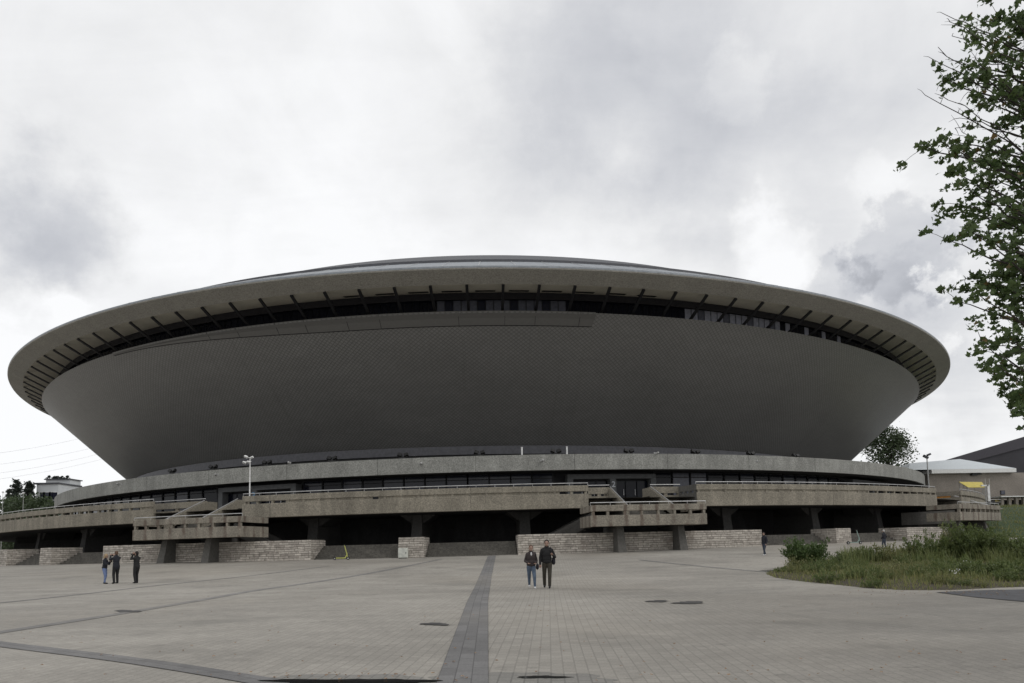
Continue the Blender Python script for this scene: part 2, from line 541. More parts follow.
so = bpy.data.objects.new('sun_lamp', sl); COL.objects.link(so)
so.rotation_euler = (-sun_dir).to_track_quat('-Z', 'Y').to_euler()
so.location = (60, -40, 80)
cam = bpy.data.cameras.new('camera'); co = bpy.data.objects.new('camera', cam); COL.objects.link(co)
cam.sensor_width = 36; cam.lens = F * 36 / 1024; cam.shift_y = (CYP - 341.5) / 1024
cam.clip_start = .1; cam.clip_end = 6000
co.matrix_world = Matrix.Translation((0, 0, EYE)) @ Matrix.Rotation(PI / 2 + PIT, 4, 'X') @ Matrix.Rotation(-ROLL, 4, 'Z')
SC.camera = co
SC.view_settings.view_transform = 'Standard'; SC.view_settings.look = 'None'
SC.view_settings.exposure = 0; SC.view_settings.gamma = 1
SC.view_settings.use_curve_mapping = False


# ------------------------------------------------------------------ ground
def axis(fine_a, fine_b, step, far):
    a = list(np.arange(fine_a, fine_b + 1e-6, step))
    lo, hi, d = a[0], a[-1], step
    left, right = [], []
    while hi < far[1]:
        d *= 1.35; hi += d; right.append(hi)
    d = step
    while lo > far[0]:
        d *= 1.35; lo -= d; left.append(lo)
    return left[::-1] + a + right


def make_ground():
    xs = axis(-72, 72, 1.5, (-2500, 2500)); ys = axis(0, 72, 1.5, (-1500, 4000))
    mb = MB(); nx = len(xs)
    mb.v = [(x, y, ground_z(x, y)) for y in ys for x in xs]
    for j in range(len(ys) - 1):
        for i in range(nx - 1):
            mb.face((j * nx + i, j * nx + i + 1, (j + 1) * nx + i + 1, (j + 1) * nx + i))
    o = mb.build('ground', M['plaza'], fix=False, smooth=True)
    tag(o, 'wide grey plaza paved with small concrete blocks', kind='structure')


make_ground()


def sheet(name, pts, lift, mat, n=1, kind='structure', label=None):
    """a sheet of ground between two edge lines [(px,row)...] left and right"""
    mb = MB(); rows = len(pts)
    for a, b in pts:
        A, B = on_ground(*a), on_ground(*b)
        for k in range(n + 1):
            p = A.lerp(B, k / n); mb.v.append((p.x, p.y, ground_z(p.x, p.y) + lift))
    w = n + 1
    for j in range(rows - 1):
        for i in range(n): mb.face((j * w + i, j * w + i + 1, (j + 1) * w + i + 1, (j + 1) * w + i))
    o = mb.build(name, mat, fix=False)
    for p in o.data.polygons:
        if p.normal.z < 0: p.flip()
    return tag(o, label, kind=kind)


def strip(name, pts, width, lift, mat, label):
    P = [on_ground(*p) for p in pts]
    if pts[0][1] > 640: P[0] = P[0] + (P[0] - P[1]).normalized() * 3
    fine = []
    for A, B in zip(P, P[1:]):
        k = max(1, int((B - A).length / .75))
        fine += [A.lerp(B, i / k) for i in range(k)]
    fine.append(P[-1])
    for _ in range(6): fine = [fine[0]] + [(a + b * 2 + c) / 4 for a, b, c in zip(fine, fine[1:], fine[2:])] + [fine[-1]]
    mb = MB(); L = 0
    for i, c in enumerate(fine):
        d = fine[min(i + 1, len(fine) - 1)] - fine[max(i - 1, 0)]; d.z = 0
        nrm = Vector((-d.y, d.x, 0)).normalized() * width / 2
        for sg in (-1, 1):
            p = c + nrm * sg; mb.v.append((p.x, p.y, ground_z(p.x, p.y) + lift))
        if i:
            L2 = L + (c - fine[i - 1]).length; q = 2 * i - 2
            mb.face((q, q + 1, q + 3, q + 2), [(L, 0), (L, width), (L2, width), (L2, 0)]); L = L2
    o = mb.build(name, mat, fix=False)
    for p in o.data.polygons:
        if p.normal.z < 0: p.flip()
    return tag(o, label, kind='structure')


strip('paving_strip', [(461.5, 688), (477.8, 600), (485.5, 576), (489, 565), (492, 555.8)], .62, .012, M['dark_paving'], 'dark grey slab strip running straight to the arena')
strip('paving_strip', [(-60, 636), (0, 645), (150, 662), (300, 688)], .36, .010, M['dark_paving'], 'dark slab strip crossing the near corner of the plaza')
strip('paving_strip', [(-10, 634), (120, 614), (250, 591), (440, 559.5)], .40, .008, M['faint_paving'], 'dark slab strip running diagonally to the grey cabinet')
strip('paving_strip', [(-10, 604), (150, 586), (330, 566)], .28, .009, M['faint_paving'], 'thin dark strip crossing the far side of the plaza')
strip('paving_strip', [(640, 560), (790, 574)], .30, .010, M['faint_paving'], 'thin dark strip ending at the weedy island')


def puddle(name, px, row, w, h, mat, lift, label, seed, n=60, kind='structure'):
    rnd = random.Random(seed); mb = MB()
    ph = [rnd.uniform(0, 6.28) for _ in range(4)]
    for i in range(n):
        a = 2 * PI * i / n
        r = 1 + .16 * math.sin(2 * a + ph[0]) + .12 * math.sin(3 * a + ph[1]) + .08 * math.sin(5 * a + ph[2]) + .07 * math.sin(9 * a + ph[3]) + .05 * math.sin(13 * a + ph[0])
        p = on_ground(px + w / 2 * r * math.cos(a), row + h / 2 * r * math.sin(a))
        mb.v.append((p.x, p.y, p.z + lift))
    mb.face(range(n))
    o = mb.build(name, mat, fix=False)
    for p in o.data.polygons:
        if p.normal.z < 0: p.flip()
    return tag(o, label, kind=kind)


m, nt, b = new_mat('standing_water'); b.inputs['Base Color'].default_value = (.006, .006, .006, 1); b.inputs['Roughness'].default_value = .06; b.inputs['IOR'].default_value = 1.2
M['water'] = m
M['wet'] = paving('wet_blocks', (.23, .22, .20), .24, .16, R_(93), .011, .08, .7, off=.5)
M['manhole'] = plain('cast_iron', (.055, .052, .050), .5, var=.4)
puddle('wet_paving', 530, 679.5, 165, 15, M['wet'], .003, 'damp paving round a small puddle', 1)
puddle('wet_paving', 360, 681, 210, 12, M['wet'], .003, 'damp paving round a long puddle', 2)
puddle('puddle', 352, 682.5, 145, 5.5, M['water'], .016, 'long dark puddle across the paving', 3)
puddle('puddle', 543, 677.5, 46, 3, M['water'], .007, 'small dark puddle on damp paving', 4)
for (px, row, w, h, lab) in [(689, 603, 32, 2.4, 'wider dark patch in the paving'), (657, 601.5, 24, 1.7, 'narrower dark patch in the paving'),
                             (435, 624.5, 28, 2.4, 'dark patch left of the slab strip'), (128, 611.5, 26, 2.2, 'dark patch on the diagonal strip'), (792, 571, 60, 3, 'dark wet hollow by the weedy island')]:
    puddle('paving_patch', px, row, w, h, M['manhole'], .014, lab, int(px))

# ------------------------------------------------------------------ the arena
AB = empty('arena_building', (CX, CY, 1.0), 'huge grey saucer-shaped arena with a tiled bowl and wide overhanging rim', 'arena')
FULL = (-PI, PI)
NS = 300
RA, ZA = 78.75, 24.54
RB, ZB = 77.0, 23.73
RC, ZC = 73.25, 24.39
RD, ZD = 74.9, 22.04
RG, ZG = 63.1, 11.06


def ring_part(name, prof, mat, parent=AB, tilt=TB, n=NS, smooth=True, closed=False):
    mb = MB(); mb.sweep(prof, -PI, PI, n, tilt, closed=closed)
    o = mb.build(name, mat, parent, fix=True)
    if smooth:
        o.data.polygons.foreach_set('use_smooth', [True] * len(o.data.polygons))
        e = o.modifiers.new('split', 'EDGE_SPLIT'); e.split_angle = R_(20)
    return o


def bowl_pt(t): return (RD + (RG - RD) * t, ZD + (ZG - ZD) * t)


ring_part('bowl', [(RD - .62, ZD - .06), (RD - .22, ZD - .02), (RD - .06, ZD - .08)] + [bowl_pt(.02 + .98 * i / 12) for i in range(13)], M['shingle'])
ring_part('outer_soffit', [(RA, ZA), (RA - .05, ZA - .1), (RB, ZB)], M['soffit_out'])
ring_part('inner_soffit', [(RB - .004, ZB + .003), (RC, ZC)], M['soffit_in'])
ring_part('rim_fascia', [(RA + .003, ZA + .002), (RA, ZA + .16), (RA - .25, ZA + .30)], M['fascia'])
rf = ring_part('roof', [(RA - .25, ZA + .302), (72, 27.95)], M['fascia'])
ring_part('upper_roof', [(72, 27.955), (71.9, 28.25), (66.5, 30.75), (62, 33.0), (50, 36.2), (30, 38.6), (10, 39.6), (1, 39.8)], M['dark_roof'], rf)
# standing seams of the light roof edge
mb = MB()
for i in range(150):
    t = -PI + 2 * PI * i / 150
    if -1.2 < t + PI / 2 < 1.2: mb.bar(rp(RA - .25, t, ZA + .31, TB), rp(72.1, t, 27.94, TB), .05, .03)
mb.build('roof_seams', M['rail'], rf)
ring_part('clerestory_header', [(RC + .003, ZC - .003), (RC - .05, 23.72)], M['frame'])
ring_part('clerestory_sill', [(RC - .25, 22.03), (RC + .1, 21.98), (RD - .61, ZD - .07)], M['frame'])
# clerestory panes
tp0 = theta(503.2, RB, ZB, TB)
DT = .0429
bays = [i for i in range(-26, 27)]
pane_mesh = {}


def pane_at(t0, t1, R, z0, z1, mat, name, parent, tilt, th=.03):
    mb = MB(); mb.sector(R - th, R, t0, t1, z0, z1, 1, tilt)
    return mb.build(name, mat, parent)


for i in bays:
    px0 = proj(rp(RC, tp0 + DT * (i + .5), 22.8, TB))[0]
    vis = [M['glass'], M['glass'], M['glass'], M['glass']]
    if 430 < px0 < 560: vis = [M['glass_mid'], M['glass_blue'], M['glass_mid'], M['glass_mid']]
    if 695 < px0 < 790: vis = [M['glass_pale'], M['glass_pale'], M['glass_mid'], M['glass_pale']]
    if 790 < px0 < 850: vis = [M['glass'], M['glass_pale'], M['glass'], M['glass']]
    mb = MB(); mb.cur = 0
    a = tp0 + DT * i
    for k in range(4):
        q = MB(); q.sector(RC - .33, RC - .30, a + DT * (k + .06) / 4, a + DT * (k + .94) / 4, 22.03, 23.72, 1, TB)
        mb.cur = {'glass': 0}.get(None, [M['glass'], M['glass_mid'], M['glass_pale'], M['glass_blue']].index(vis[k]))
        mb.add(q.v, q.f)
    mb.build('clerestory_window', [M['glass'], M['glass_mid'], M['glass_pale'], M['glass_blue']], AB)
ring_part('clerestory_back', [(RC - .45, 23.8), (RC - .45, 21.9)], M['frame'])

# struts: one mesh, copied round the rim
mb = MB()
ca = Vector((RB - .03, 0, ZB + EYE - .06)); cb_ = Vector((RC + .35, 0, ZD + .02 + EYE))
mb.bar(ca, cb_, .18, .26, (1, 0, 1))
strut = mb.build('strut', M['black_steel'], AB, loc=(0, 0, -1.0))
for k, i in enumerate([j for j in range(-46, 47)]):
    t = tp0 + DT * i
    s = strut if k == 0 else strut.copy()
    if k: COL.objects.link(s)
    s.rotation_euler = (0, 0, t); s.location = (0, 0, -1.0 + TB * RB * math.cos(t))
mb = MB()
for i in range(47, 100):
    t = tp0 + DT * i
    d = Vector((math.cos(t), math.sin(t), 0))
    z = TB * RB * math.cos(t)
    mb.bar(Vector((CX, CY, ZB + EYE - .06 + z)) + d * (RB - .03), Vector((CX, CY, ZD + .02 + EYE + z)) + d * (RC + .35), .22, .30)
o = mb.build('strut', M['black_steel'], AB); o['kind'] = 'stuff'
# dark fixed louvres in the inner soffit
for i in range(-5, 5):
    a = tp0 + DT * (i + .2)
    R1 = RB + (RC - RB) * .72; z1 = ZB + (ZC - ZB) * .72
    R2 = RB + (RC - RB) * .86; z2 = ZB + (ZC - ZB) * .86
    mb = MB(); mb.sweep([(R1, z1 - .04), (R2, z2 - .04), (R2, z2 + .05), (R1, z1 + .05)], a, a + DT * .6, 2, TB)
    mb.build('soffit_louvre', M['black'], AB)
# smooth sheet ledge on the left half of the bowl top, with its drip line and joints
tl0, tl1 = theta(112, RD, ZD, TB), theta(596, RD, ZD, TB)


def ledge_depth(t):
    """how far down the slope the sheet reaches: it runs out to nothing at both ends"""
    a = min(1, (t - tl0) / .42); c = min(1, (tl1 - t) / .002)
    return .024 + .072 * max(0, min(a * a * (3 - 2 * a), c * c * (3 - 2 * c)))


def ledge_strip(mb, prof_at, n=400):
    b = len(mb.v); m = None
    for k in range(n + 1):
        t = tl0 + (tl1 - tl0) * k / n
        pr = prof_at(ledge_depth(t)); m = len(pr)
        for R, z in pr: mb.v.append(tuple(rp(R, t, z, TB)))
    for k in range(n):
        for q in range(m):
            q2 = (q + 1) % m
            mb.face((b + k * m + q, b + (k + 1) * m + q, b + (k + 1) * m + q2, b + k * m + q2))
    mb.face([b + q for q in range(m)][::-1]); mb.face([b + n * m + q for q in range(m)])


mb = MB()
ledge_strip(mb, lambda d: [(RD - .40, ZD + .03), (RD - .02, ZD - .02), (bowl_pt(d)[0] + .05, bowl_pt(d)[1]), (bowl_pt(d)[0] - .08, bowl_pt(d)[1]), (RD - .12, ZD - .2), (RD - .42, ZD - .05)])
lg = mb.build('ledge_sheet', M['ledge'], AB)
mb = MB()
ledge_strip(mb, lambda d: [(bowl_pt(d + .001)[0] + .07, bowl_pt(d + .001)[1]), (bowl_pt(d + .0035)[0] + .06, bowl_pt(d + .0035)[1]), (bowl_pt(d + .0035)[0] - .05, bowl_pt(d + .0035)[1]), (bowl_pt(d + .001)[0] - .05, bowl_pt(d + .001)[1])])
for px in (206, 235, 274, 303, 345, 378, 458, 505, 536, 581):
    t = theta(px, RD, ZD, TB); p2 = bowl_pt(ledge_depth(t))
    mb.bar(rp(RD, t, ZD - .03, TB), rp(p2[0] + .055, t, p2[1], TB), .03, .02)
mb.build('drip_edge', M['frame'], lg)
RT = 73.9
# collar under the bowl, ring roof, concrete band
ring_part('collar', [(RG + .25, ZG - .03), (RG + .28, 10.12)], M['collar'])
ring_part('collar_base', [(RG + .1, 10.118), (RG + .1, 7.6)], M['bitumen'])
ring_part('ring_roof', [(RG - 2, 8.06), (RT - .3, 8.06)], M['bitumen'], tilt=TT).location.x += 1.1
ring_part('concrete_band', [(RT, 7.05), (RT, 8.53), (RT - .3, 8.55), (RT - .3, 8.05), (RT - .3, 7.05)], M['band'], tilt=TT, closed=True, smooth=False, n=360).location.x += 1.1
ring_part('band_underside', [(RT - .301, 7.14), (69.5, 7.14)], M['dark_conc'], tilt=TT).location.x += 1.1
ring_part('terrace_wall', [(70.9, 7.14), (70.9, 3.5)], M['frame'], tilt=TT)
# curtain wall windows
FL = 3.80
wd = .0292
portals = [('3', 220, 297, 255.5), ('2', 567, 655, 612.5), ('1', 851, 888, 871.5)]
ptheta = [(n, theta(a, 72.3, 6), theta(b, 72.3, 6), theta(c, 72.3, 5.8)) for n, a, b, c in portals]
rnd = random.Random(3)
for i in range(-42, 40):
    a = -PI / 2 + wd * i
    if any(p[1] - wd * .9 < a < p[2] - wd * .1 for p in ptheta): continue
    px = proj(rp(73, a + wd / 2, 6))[0]
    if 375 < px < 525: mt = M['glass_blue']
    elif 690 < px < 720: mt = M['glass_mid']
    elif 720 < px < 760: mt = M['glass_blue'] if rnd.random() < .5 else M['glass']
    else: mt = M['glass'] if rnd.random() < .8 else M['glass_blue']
    fr = MB()
    for e in (a, a + wd): fr.sector(71.05, 71.36, e - .0011, e + .0011, FL, 7.13, 1)
    for zz in (FL + .02, 6.5, 6.98): fr.sector(71.1, 71.33, a + .0012, a + wd - .0012, zz, zz + .08, 1)
    f = fr.build('window', M['frame'], AB)
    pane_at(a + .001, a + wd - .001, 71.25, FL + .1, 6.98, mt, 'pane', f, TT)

FONT = None


def digit(ch, size, mat, parent, loc, rot, depth=.03):
    cu = bpy.data.curves.new('digit_curve', 'FONT'); cu.body = ch; cu.size = size; cu.extrude = depth / 2; cu.align_x = 'CENTER'; cu.align_y = 'CENTER'
    cu.offset = .018
    t = bpy.data.objects.new('digit_curve', cu); COL.objects.link(t)
    bpy.context.view_layer.update()
    me = bpy.data.meshes.new_from_object(t.evaluated_get(bpy.context.evaluated_depsgraph_get()))
    bpy.data.objects.remove(t)
    me.materials.clear(); me.materials.append(mat)
    o = bpy.data.objects.new('numeral', me); COL.objects.link(o)
    if parent: o.parent = parent; o.location = loc - abs_loc(parent)
    else: o.location = loc
    o.rotation_euler = rot
    return o


M['sign_white'] = plain('sign_white', (.42, .44, .46), .5, var=.05)
M['sign_blue'] = plain('sign_blue', (.10, .22, .36), .5, var=.05)
M['sign_pale'] = plain('sign_pale_blue', (.30, .42, .52), .5, var=.05)
plabel = {'3': 'dark concrete entrance portal with a blue numeral 3', '2': 'wide dark concrete entrance portal with a white numeral 2', '1': 'dark concrete entrance portal with a pale blue numeral 1'}
for (n, a, b, c) in ptheta:
    loc = rp(72.3, (a + b) / 2, FL)
    P = empty('entrance_portal', loc, plabel[n], 'entrance', 'numbered entrance portals')
    w = .55 / 72.3
    mb = MB(); mb.sector(71.4, 72.55, a, b, 6.30, 6.76); mb.build('lintel', M['portal'], P, bevel=.02)
    for e in (a, c - w * .55, b - w):
        mb = MB(); mb.sector(71.4, 72.55, e, e + w * (1.1 if e == c - w * .55 else 1), FL, 6.298); mb.build('jamb', M['portal'], P)
    mb = MB(); mb.sector(71.4, 71.6, a + .002, b - .002, FL, 6.29); mb.build('door_recess', M['frame'], P)
    for (u, v) in ((a + w, c - w * .55), (c + w * .55, b - w)):
        k = max(2, round((v - u) * 72.3 / 1.25))
        for q in range(k):
            u0, u1 = u + (v - u) * q / k, u + (v - u) * (q + 1) / k
            mb = MB(); mb.sector(71.75, 71.8, u0 + .0008, u1 - .0008, FL + .05, 6.1, 1)
            d = mb.build('door', M['glass'], P)
            mb = MB(); mb.tube([rp(71.9, u1 - .003, FL + .9), rp(71.9, u1 - .003, FL + 1.5)], .025); mb.build('handle', M['rail'], d)
    mats = {'3': M['sign_blue'], '2': M['sign_white'], '1': M['sign_pale']}
    pos = rp(72.6, c, 5.72 if n != '1' else 6.0)
    digit(n, .78 if n == '2' else .95, mats[n], P, pos, (PI / 2, 0, c + PI / 2))

# undercroft
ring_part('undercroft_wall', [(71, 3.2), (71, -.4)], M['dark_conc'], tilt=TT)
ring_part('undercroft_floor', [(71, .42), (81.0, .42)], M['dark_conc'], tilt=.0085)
M['floor'] = concrete('terrace_paving', (.22, .21, .19), .2, 0)
ring_part('terrace_floor', [(70.9, FL), (81.5, FL)], M['floor'], tilt=TT)
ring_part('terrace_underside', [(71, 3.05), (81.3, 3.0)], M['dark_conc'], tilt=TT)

# ------------------------------------------------------------------ terraces
RP = 81.75
ZP0, ZP1, ZP2, ZP3 = 2.98, 4.16, 4.37, 4.86


def parapet(T, t0, t1, R=RP, zs=(ZP0, ZP1, ZP2, ZP3), mat='terrace', open_ranges=None, post=1.35, rail=True, deep=None):
    """two beams with a slot between, stub posts in the slot, a rail above"""
    mt = M[mat]
    mb = MB(); mb.sector(R - .45 if deep is None else R - deep, R, t0, t1, zs[0], zs[1]); mb.build('lower_beam', mt, T, bevel=.03)
    mb = MB(); mb.sector(R - .32, R - .02, t0, t1, zs[2], zs[3]); mb.build('upper_beam', mt, T, bevel=.03)
    n = max(2, int((t1 - t0) * R / post))
    for k in range(n + 1):
        t = t0 + (t1 - t0) * (k + (.15 if k == 0 else -.15 if k == n else 0)) / n
        mb = MB(); mb.sector(R - .30, R - .06, t - .10 / R, t + .10 / R, zs[1] + .001, zs[2] - .001, 1); mb.build('stub_post', mt, T)
    if open_ranges is not None:
        for (a, b) in open_ranges:   # closed stretches of the slot
            mb = MB(); mb.sector(R - .28, R - .12, a, b, zs[1] + .001, zs[2] - .001); mb.build('slot_infill', mt, T)
    if rail:
        mb = MB()
        nn = max(2, int((t1 - t0) * R / 1.5))
        mb.tube([rp(R - .16, t0 + (t1 - t0) * k / nn, zs[3] + .20) for k in range(nn + 1)], .035, 6)
        for k in range(nn + 1): mb.tube([rp(R - .16, t0 + (t1 - t0) * k / nn, zs[3] - .02), rp(R - .16, t0 + (t1 - t0) * k / nn, zs[3] + .19)], .016, 5)
        mb.build('handrail', M['rail'], T)


def pier(T, t, z_top=3.02, R0=72.5, R1=77.2, R1b=77.8, w=.85, ztilt=TT, mat='pier', brackets=True):
    gz = ground_z(CX + R1 * math.cos(t), CY + R1 * math.sin(t)) - EYE - .3 - ztilt * R1 * math.cos(t)
    mb = MB()
    h = w / 2
    def pt(R, off, z):
        p = rp(R, t, z, ztilt); n = Vector((-math.sin(t), math.cos(t), 0)); return p + n * off
    wb = h * 1.3
    mb.hexa([pt(R0, -wb, gz), pt(R1b, -wb, gz), pt(R1b, wb, gz), pt(R0, wb, gz)], [pt(R0, -h, z_top), pt(R1, -h, z_top), pt(R1, h, z_top), pt(R0, h, z_top)])
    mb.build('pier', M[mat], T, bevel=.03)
    if brackets:
        mb = MB()
        for sg in (-1, 1):
            q = .30
            mb.hexa([pt(R1 - 3.2, sg * h, z_top - .75), pt(R1 - .2, sg * h, z_top - .75), pt(R1 - .2, sg * (h + .1), z_top - .75), pt(R1 - 3.2, sg * (h + .1), z_top - .75)],
                    [pt(R1 - 3.2, sg * h, z_top - .001), pt(R1 - .2, sg * h, z_top - .001), pt(R1 - .2, sg * (h + 1.2), z_top - .001), pt(R1 - 3.2, sg * (h + 1.2), z_top - .001)])
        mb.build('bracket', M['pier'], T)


thp = lambda px, R=RP, z=4.0: theta(px, R, z)
tS = [(-PI / 2 - 1.02, thp(152)), (thp(242), thp(588.5)), (thp(697), thp(937)), None]
terr_lab = ['weathered concrete terrace curving away past the old white block', 'long concrete terrace with a closed parapet and a lamp on it',
            'concrete terrace in front of entrance 1 with an open slotted parapet']
TERR = []
closed = [[(thp(140), thp(152))], [(thp(285), thp(372)), (thp(378), thp(560))], [(thp(700), thp(868))]]
pier_px = [[4, 38, 84], [313, 417, 525], [727, 815, 879, 925]]
for i in range(3):
    a, b = tS[i]
    T = empty('terrace', rp(79, (a + b) / 2, ZP0), terr_lab[i], 'terrace', 'concrete terraces round the arena')
    parapet(T, a, b, open_ranges=closed[i])
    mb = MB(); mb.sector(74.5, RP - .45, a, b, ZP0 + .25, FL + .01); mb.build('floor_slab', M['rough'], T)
    for px in pier_px[i]: pier(T, theta(px, 77.3, 1.5))
    TERR.append(T)
# far terrace beyond the right staircase
tR0 = theta(962, RP, 4)
tR1 = -PI / 2 + R_(1.78) + 1.05
T = empty('terrace', rp(79, tR0 + .1, ZP0), 'short curved end of the terrace beyond the side staircase under the yellow canopy', 'terrace', 'concrete terraces round the arena')
parapet(T, tR0, tR1, post=1.1)
mb = MB(); mb.sector(74, RP - .45, tR0, tR1, ZP0 + .25, FL + .01); mb.build('floor_slab', M['rough'], T)
# its return wall that faces the stairs, with slot
mb = MB()
d0, d1 = rp(RP - .05, tR0 - .001, 0), rp(76.5, tR0 - .001, 0)
for (z0, z1) in ((ZP0, ZP1), (ZP2, ZP3)):
    zt = TT * 79 * math.cos(tR0) + EYE
    mb.bar((d0.x, d0.y, zt + (z0 + z1) / 2), (d1.x, d1.y, zt + (z0 + z1) / 2), .25, z1 - z0)
mb.build('return_wall', M['landing'], T)
m_or = plain('orange_banner', (.5, .22, .04), .7)
mb = MB(); mb.bar((d0 * .8 + d1 * .2).to_tuple()[:2] + (zt + (ZP1 + ZP2) / 2,), (d0 * .45 + d1 * .55).to_tuple()[:2] + (zt + (ZP1 + ZP2) / 2,), .06, .18)
mb.build('orange_sheet', m_or, T)


# ------------------------------------------------------------------ staircases with landings
LZ0, LZ1, LZ2, LZ3 = 1.31, 2.16, 2.47, 2.94     # landing beams
LF = 2.0


def staircase(px0, px1, st0, st1, loc_label, piers, RL=86.0, low_dir=1, sp=(None, None), zoff=0, low=True, RB0=82.1, lower_px=None):
    a, b = theta(px0, RL, 2.2), theta(px1, RL, 2.2)
    T = empty('staircase', rp(84, (a + b) / 2, LZ0), loc_label, 'staircase', 'terrace staircases')
    zs = (LZ0 + zoff, LZ1 + zoff, LZ2 + zoff, LZ3 + zoff)
    parapet(T, a, b, RL, zs, 'landing', post=1.25)
    for e in (a, b):     # side beams
        sgn = 1 if e == a else -1
        t = e + sgn * .15 / RL
        mb = MB(); mb.sector(RB0, RL - .46, t - .15 / RL, t + .15 / RL, zs[0], zs[1]); mb.build('side_beam', M['landing'], T)
        mb = MB(); mb.sector(RB0, RL - .34, t - .13 / RL, t + .13 / RL, zs[2], zs[3]); mb.build('side_beam', M['landing'], T)
    mb = MB(); mb.sector(RB0, RL - .46, a + .31 / RL, b - .31 / RL, zs[0] + .12, LF + zoff); mb.build('landing_slab', M['rough'], T)
    if low_dir < 0 and zoff:
        mb = MB(); mb.sector(79.6, RL - .5, a + .02 / RL, a + .12 / RL, zs[0] - .25, zs[2] - .12); mb.build('side_wall', M['rough'], T)
    # upper flight, radial: from the landing (R=83) up to the terrace floor (R=79)
    s0, s1 = theta(st0, 79.0, 4.0), theta(st1, 79.0, 4.0)
    nst = 11; Rb, Rt = 83.2, 79.2
    mb = MB()
    for k in range(nst):
        Ra = Rb + (Rt - Rb) * k / nst
        z = LF + zoff + (FL - LF - zoff) * (k + 1) / nst
        mb.sector(Rt - .6, Ra, s0, s1, max(z - .34, ZP0 - 1.6), z, 2)
    mb.build('flight', M['steps'], T)
    for e in (s0 - .012 / 8, s1 + .012 / 8):
        mb = MB()
        n = Vector((-math.sin(e), math.cos(e), 0)) * .14
        P0, P1 = rp(Rb + .5, e, LF + zoff + .15), rp(Rt, e, FL + .25)
        Q0, Q1 = rp(Rb + .5, e, LF + zoff + .95), rp(Rt, e, FL + 1.02)
        mb.hexa([P0 - n, P0 + n, P1 + n, P1 - n], [Q0 - n, Q0 + n, Q1 + n, Q1 - n])
        P2, Q2 = rp(Rt - 1.5, e, FL + .25), rp(Rt - 1.5, e, FL + 1.02)
        mb.hexa([P1 - n, P1 + n, P2 + n, P2 - n], [Q1 - n, Q1 + n, Q2 + n, Q2 - n])
        mb.build('balustrade', M['terrace'], T, bevel=.02)
        mb = MB(); mb.tube([Q0 + Vector((0, 0, .10)), Q1 + Vector((0, 0, .10))], .045, 6)
        mb.build('handrail', M['rail'], T)
    # inner parapets from the flight to the terraces
    for (u, v) in sp:
        if u is None: continue
        mb = MB(); mb.sector(78.9, 79.25, u, v, ZP0, ZP1 - .05); mb.sector(78.9, 79.2, u, v, ZP2 - .05, ZP3 + .02)
        for q in (.06, .5, .94): mb.sector(78.95, 79.15, u + (v - u) * q - .002, u + (v - u) * q + .002, ZP1 - .05, ZP2 - .05, 1)
        mb.build('inner_parapet', M['terrace'], T)
        mb = MB(); mb.tube([rp(79.05, u + (v - u) * k / 4, ZP3 + .22) for k in range(5)], .035, 6); mb.build('handrail', M['rail'], T)
    for px in piers: pier(T, theta(px, 84.8, 1.0), zs[0] + .02, 80.8, 84.6, 85.2, .55, brackets=False, mat='rough')
    if low:      # lower flight runs sideways behind the landing front, down to the pavement
        e = theta(px1 - 2 if low_dir > 0 else px0 + 2, 80.5, 1.5)
        mb = MB()
        n_ = 9
        for k in range(n_):
            t = e + low_dir * (.42 * k) / RL
            t2 = t + low_dir * .44 / RL
            z = LF + zoff - .19 * (k + 1)
            mb.sector(79.3, 81.2, min(t, t2), max(t, t2), z - .35, z, 1)
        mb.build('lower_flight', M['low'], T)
        mb = MB()
        for Rr in (79.1, 81.3):
            A, B = rp(Rr, e, LF + zoff + .25), rp(Rr, e + low_dir * 3.9 / RL, LF + zoff - 1.55)
            mb.bar(A, B, .22, .9)
        mb.build('lower_balustrade', M['low'], T)
    return T


staircase(132.5, 241, 207, 238, 'concrete staircase landing in front of entrance 3 with streaked front', [163, 207], low_dir=1,
          sp=((thp(152, 79, 4), theta(206, 79, 4)), (None, None)))
staircase(591, 707, 611, 648.5, 'concrete staircase landing in front of entrance 2 between two long terraces', [621, 682], low_dir=-1,
          sp=((theta(588, 79, 4), theta(609.5, 79, 4)), (theta(650, 79, 4), theta(680, 79, 4))))
staircase(960, 1001, 943, 961, 'concrete staircase landing near the grassy bank, the one farthest from the lamp', [962, 987], low_dir=-1, zoff=.02, RL=85.2,
          sp=((None, None), (None, None)))
# slanted return of the terrace beside the middle stairs
a, b = rp(RP - .1, tS[2][0] + .001, 0), rp(79.2, theta(680, 79.2, 4), 0)
mb = MB()
zt = EYE + TT * 80 * math.cos(tS[2][0])
for (z0, z1) in ((ZP0, ZP1), (ZP2, ZP3)): mb.bar((a.x, a.y, zt + (z0 + z1) / 2), (b.x, b.y, zt + (z0 + z1) / 2), .25, z1 - z0)
for q in (.1, .4, .7, .95):
    p = a.lerp(b, q); mb.box((p.x, p.y, zt + (ZP1 + ZP2) / 2), (.25, .25, ZP2 - ZP1))
mb.build('return_wall', M['rough'], TERR[2])

# ------------------------------------------------------------------ stone cheek walls and steps
RW = 83.7
WT = .0085


def wall_block(px0, px1, label, R0=80.9, RF=RW, z1=.92, group='coursed stone walls under the terraces'):
    a, b = theta(px0, RF, 0), theta(px1, RF, 0)
    mb = MB(); n = max(1, int((b - a) * RF / 2))
    mb.sweep([(RF + .12, -1.4), (RF, z1), (R0, z1), (R0, -1.4)], a, b, n, WT)
    o = mb.build('stone_wall', M['stone'], bevel=.02)
    # its own origin
    c = rp(RF, (a + b) / 2, -.5)
    o.data.transform(Matrix.Translation(-c)); o.location = c
    return tag(o, label, 'wall', group)


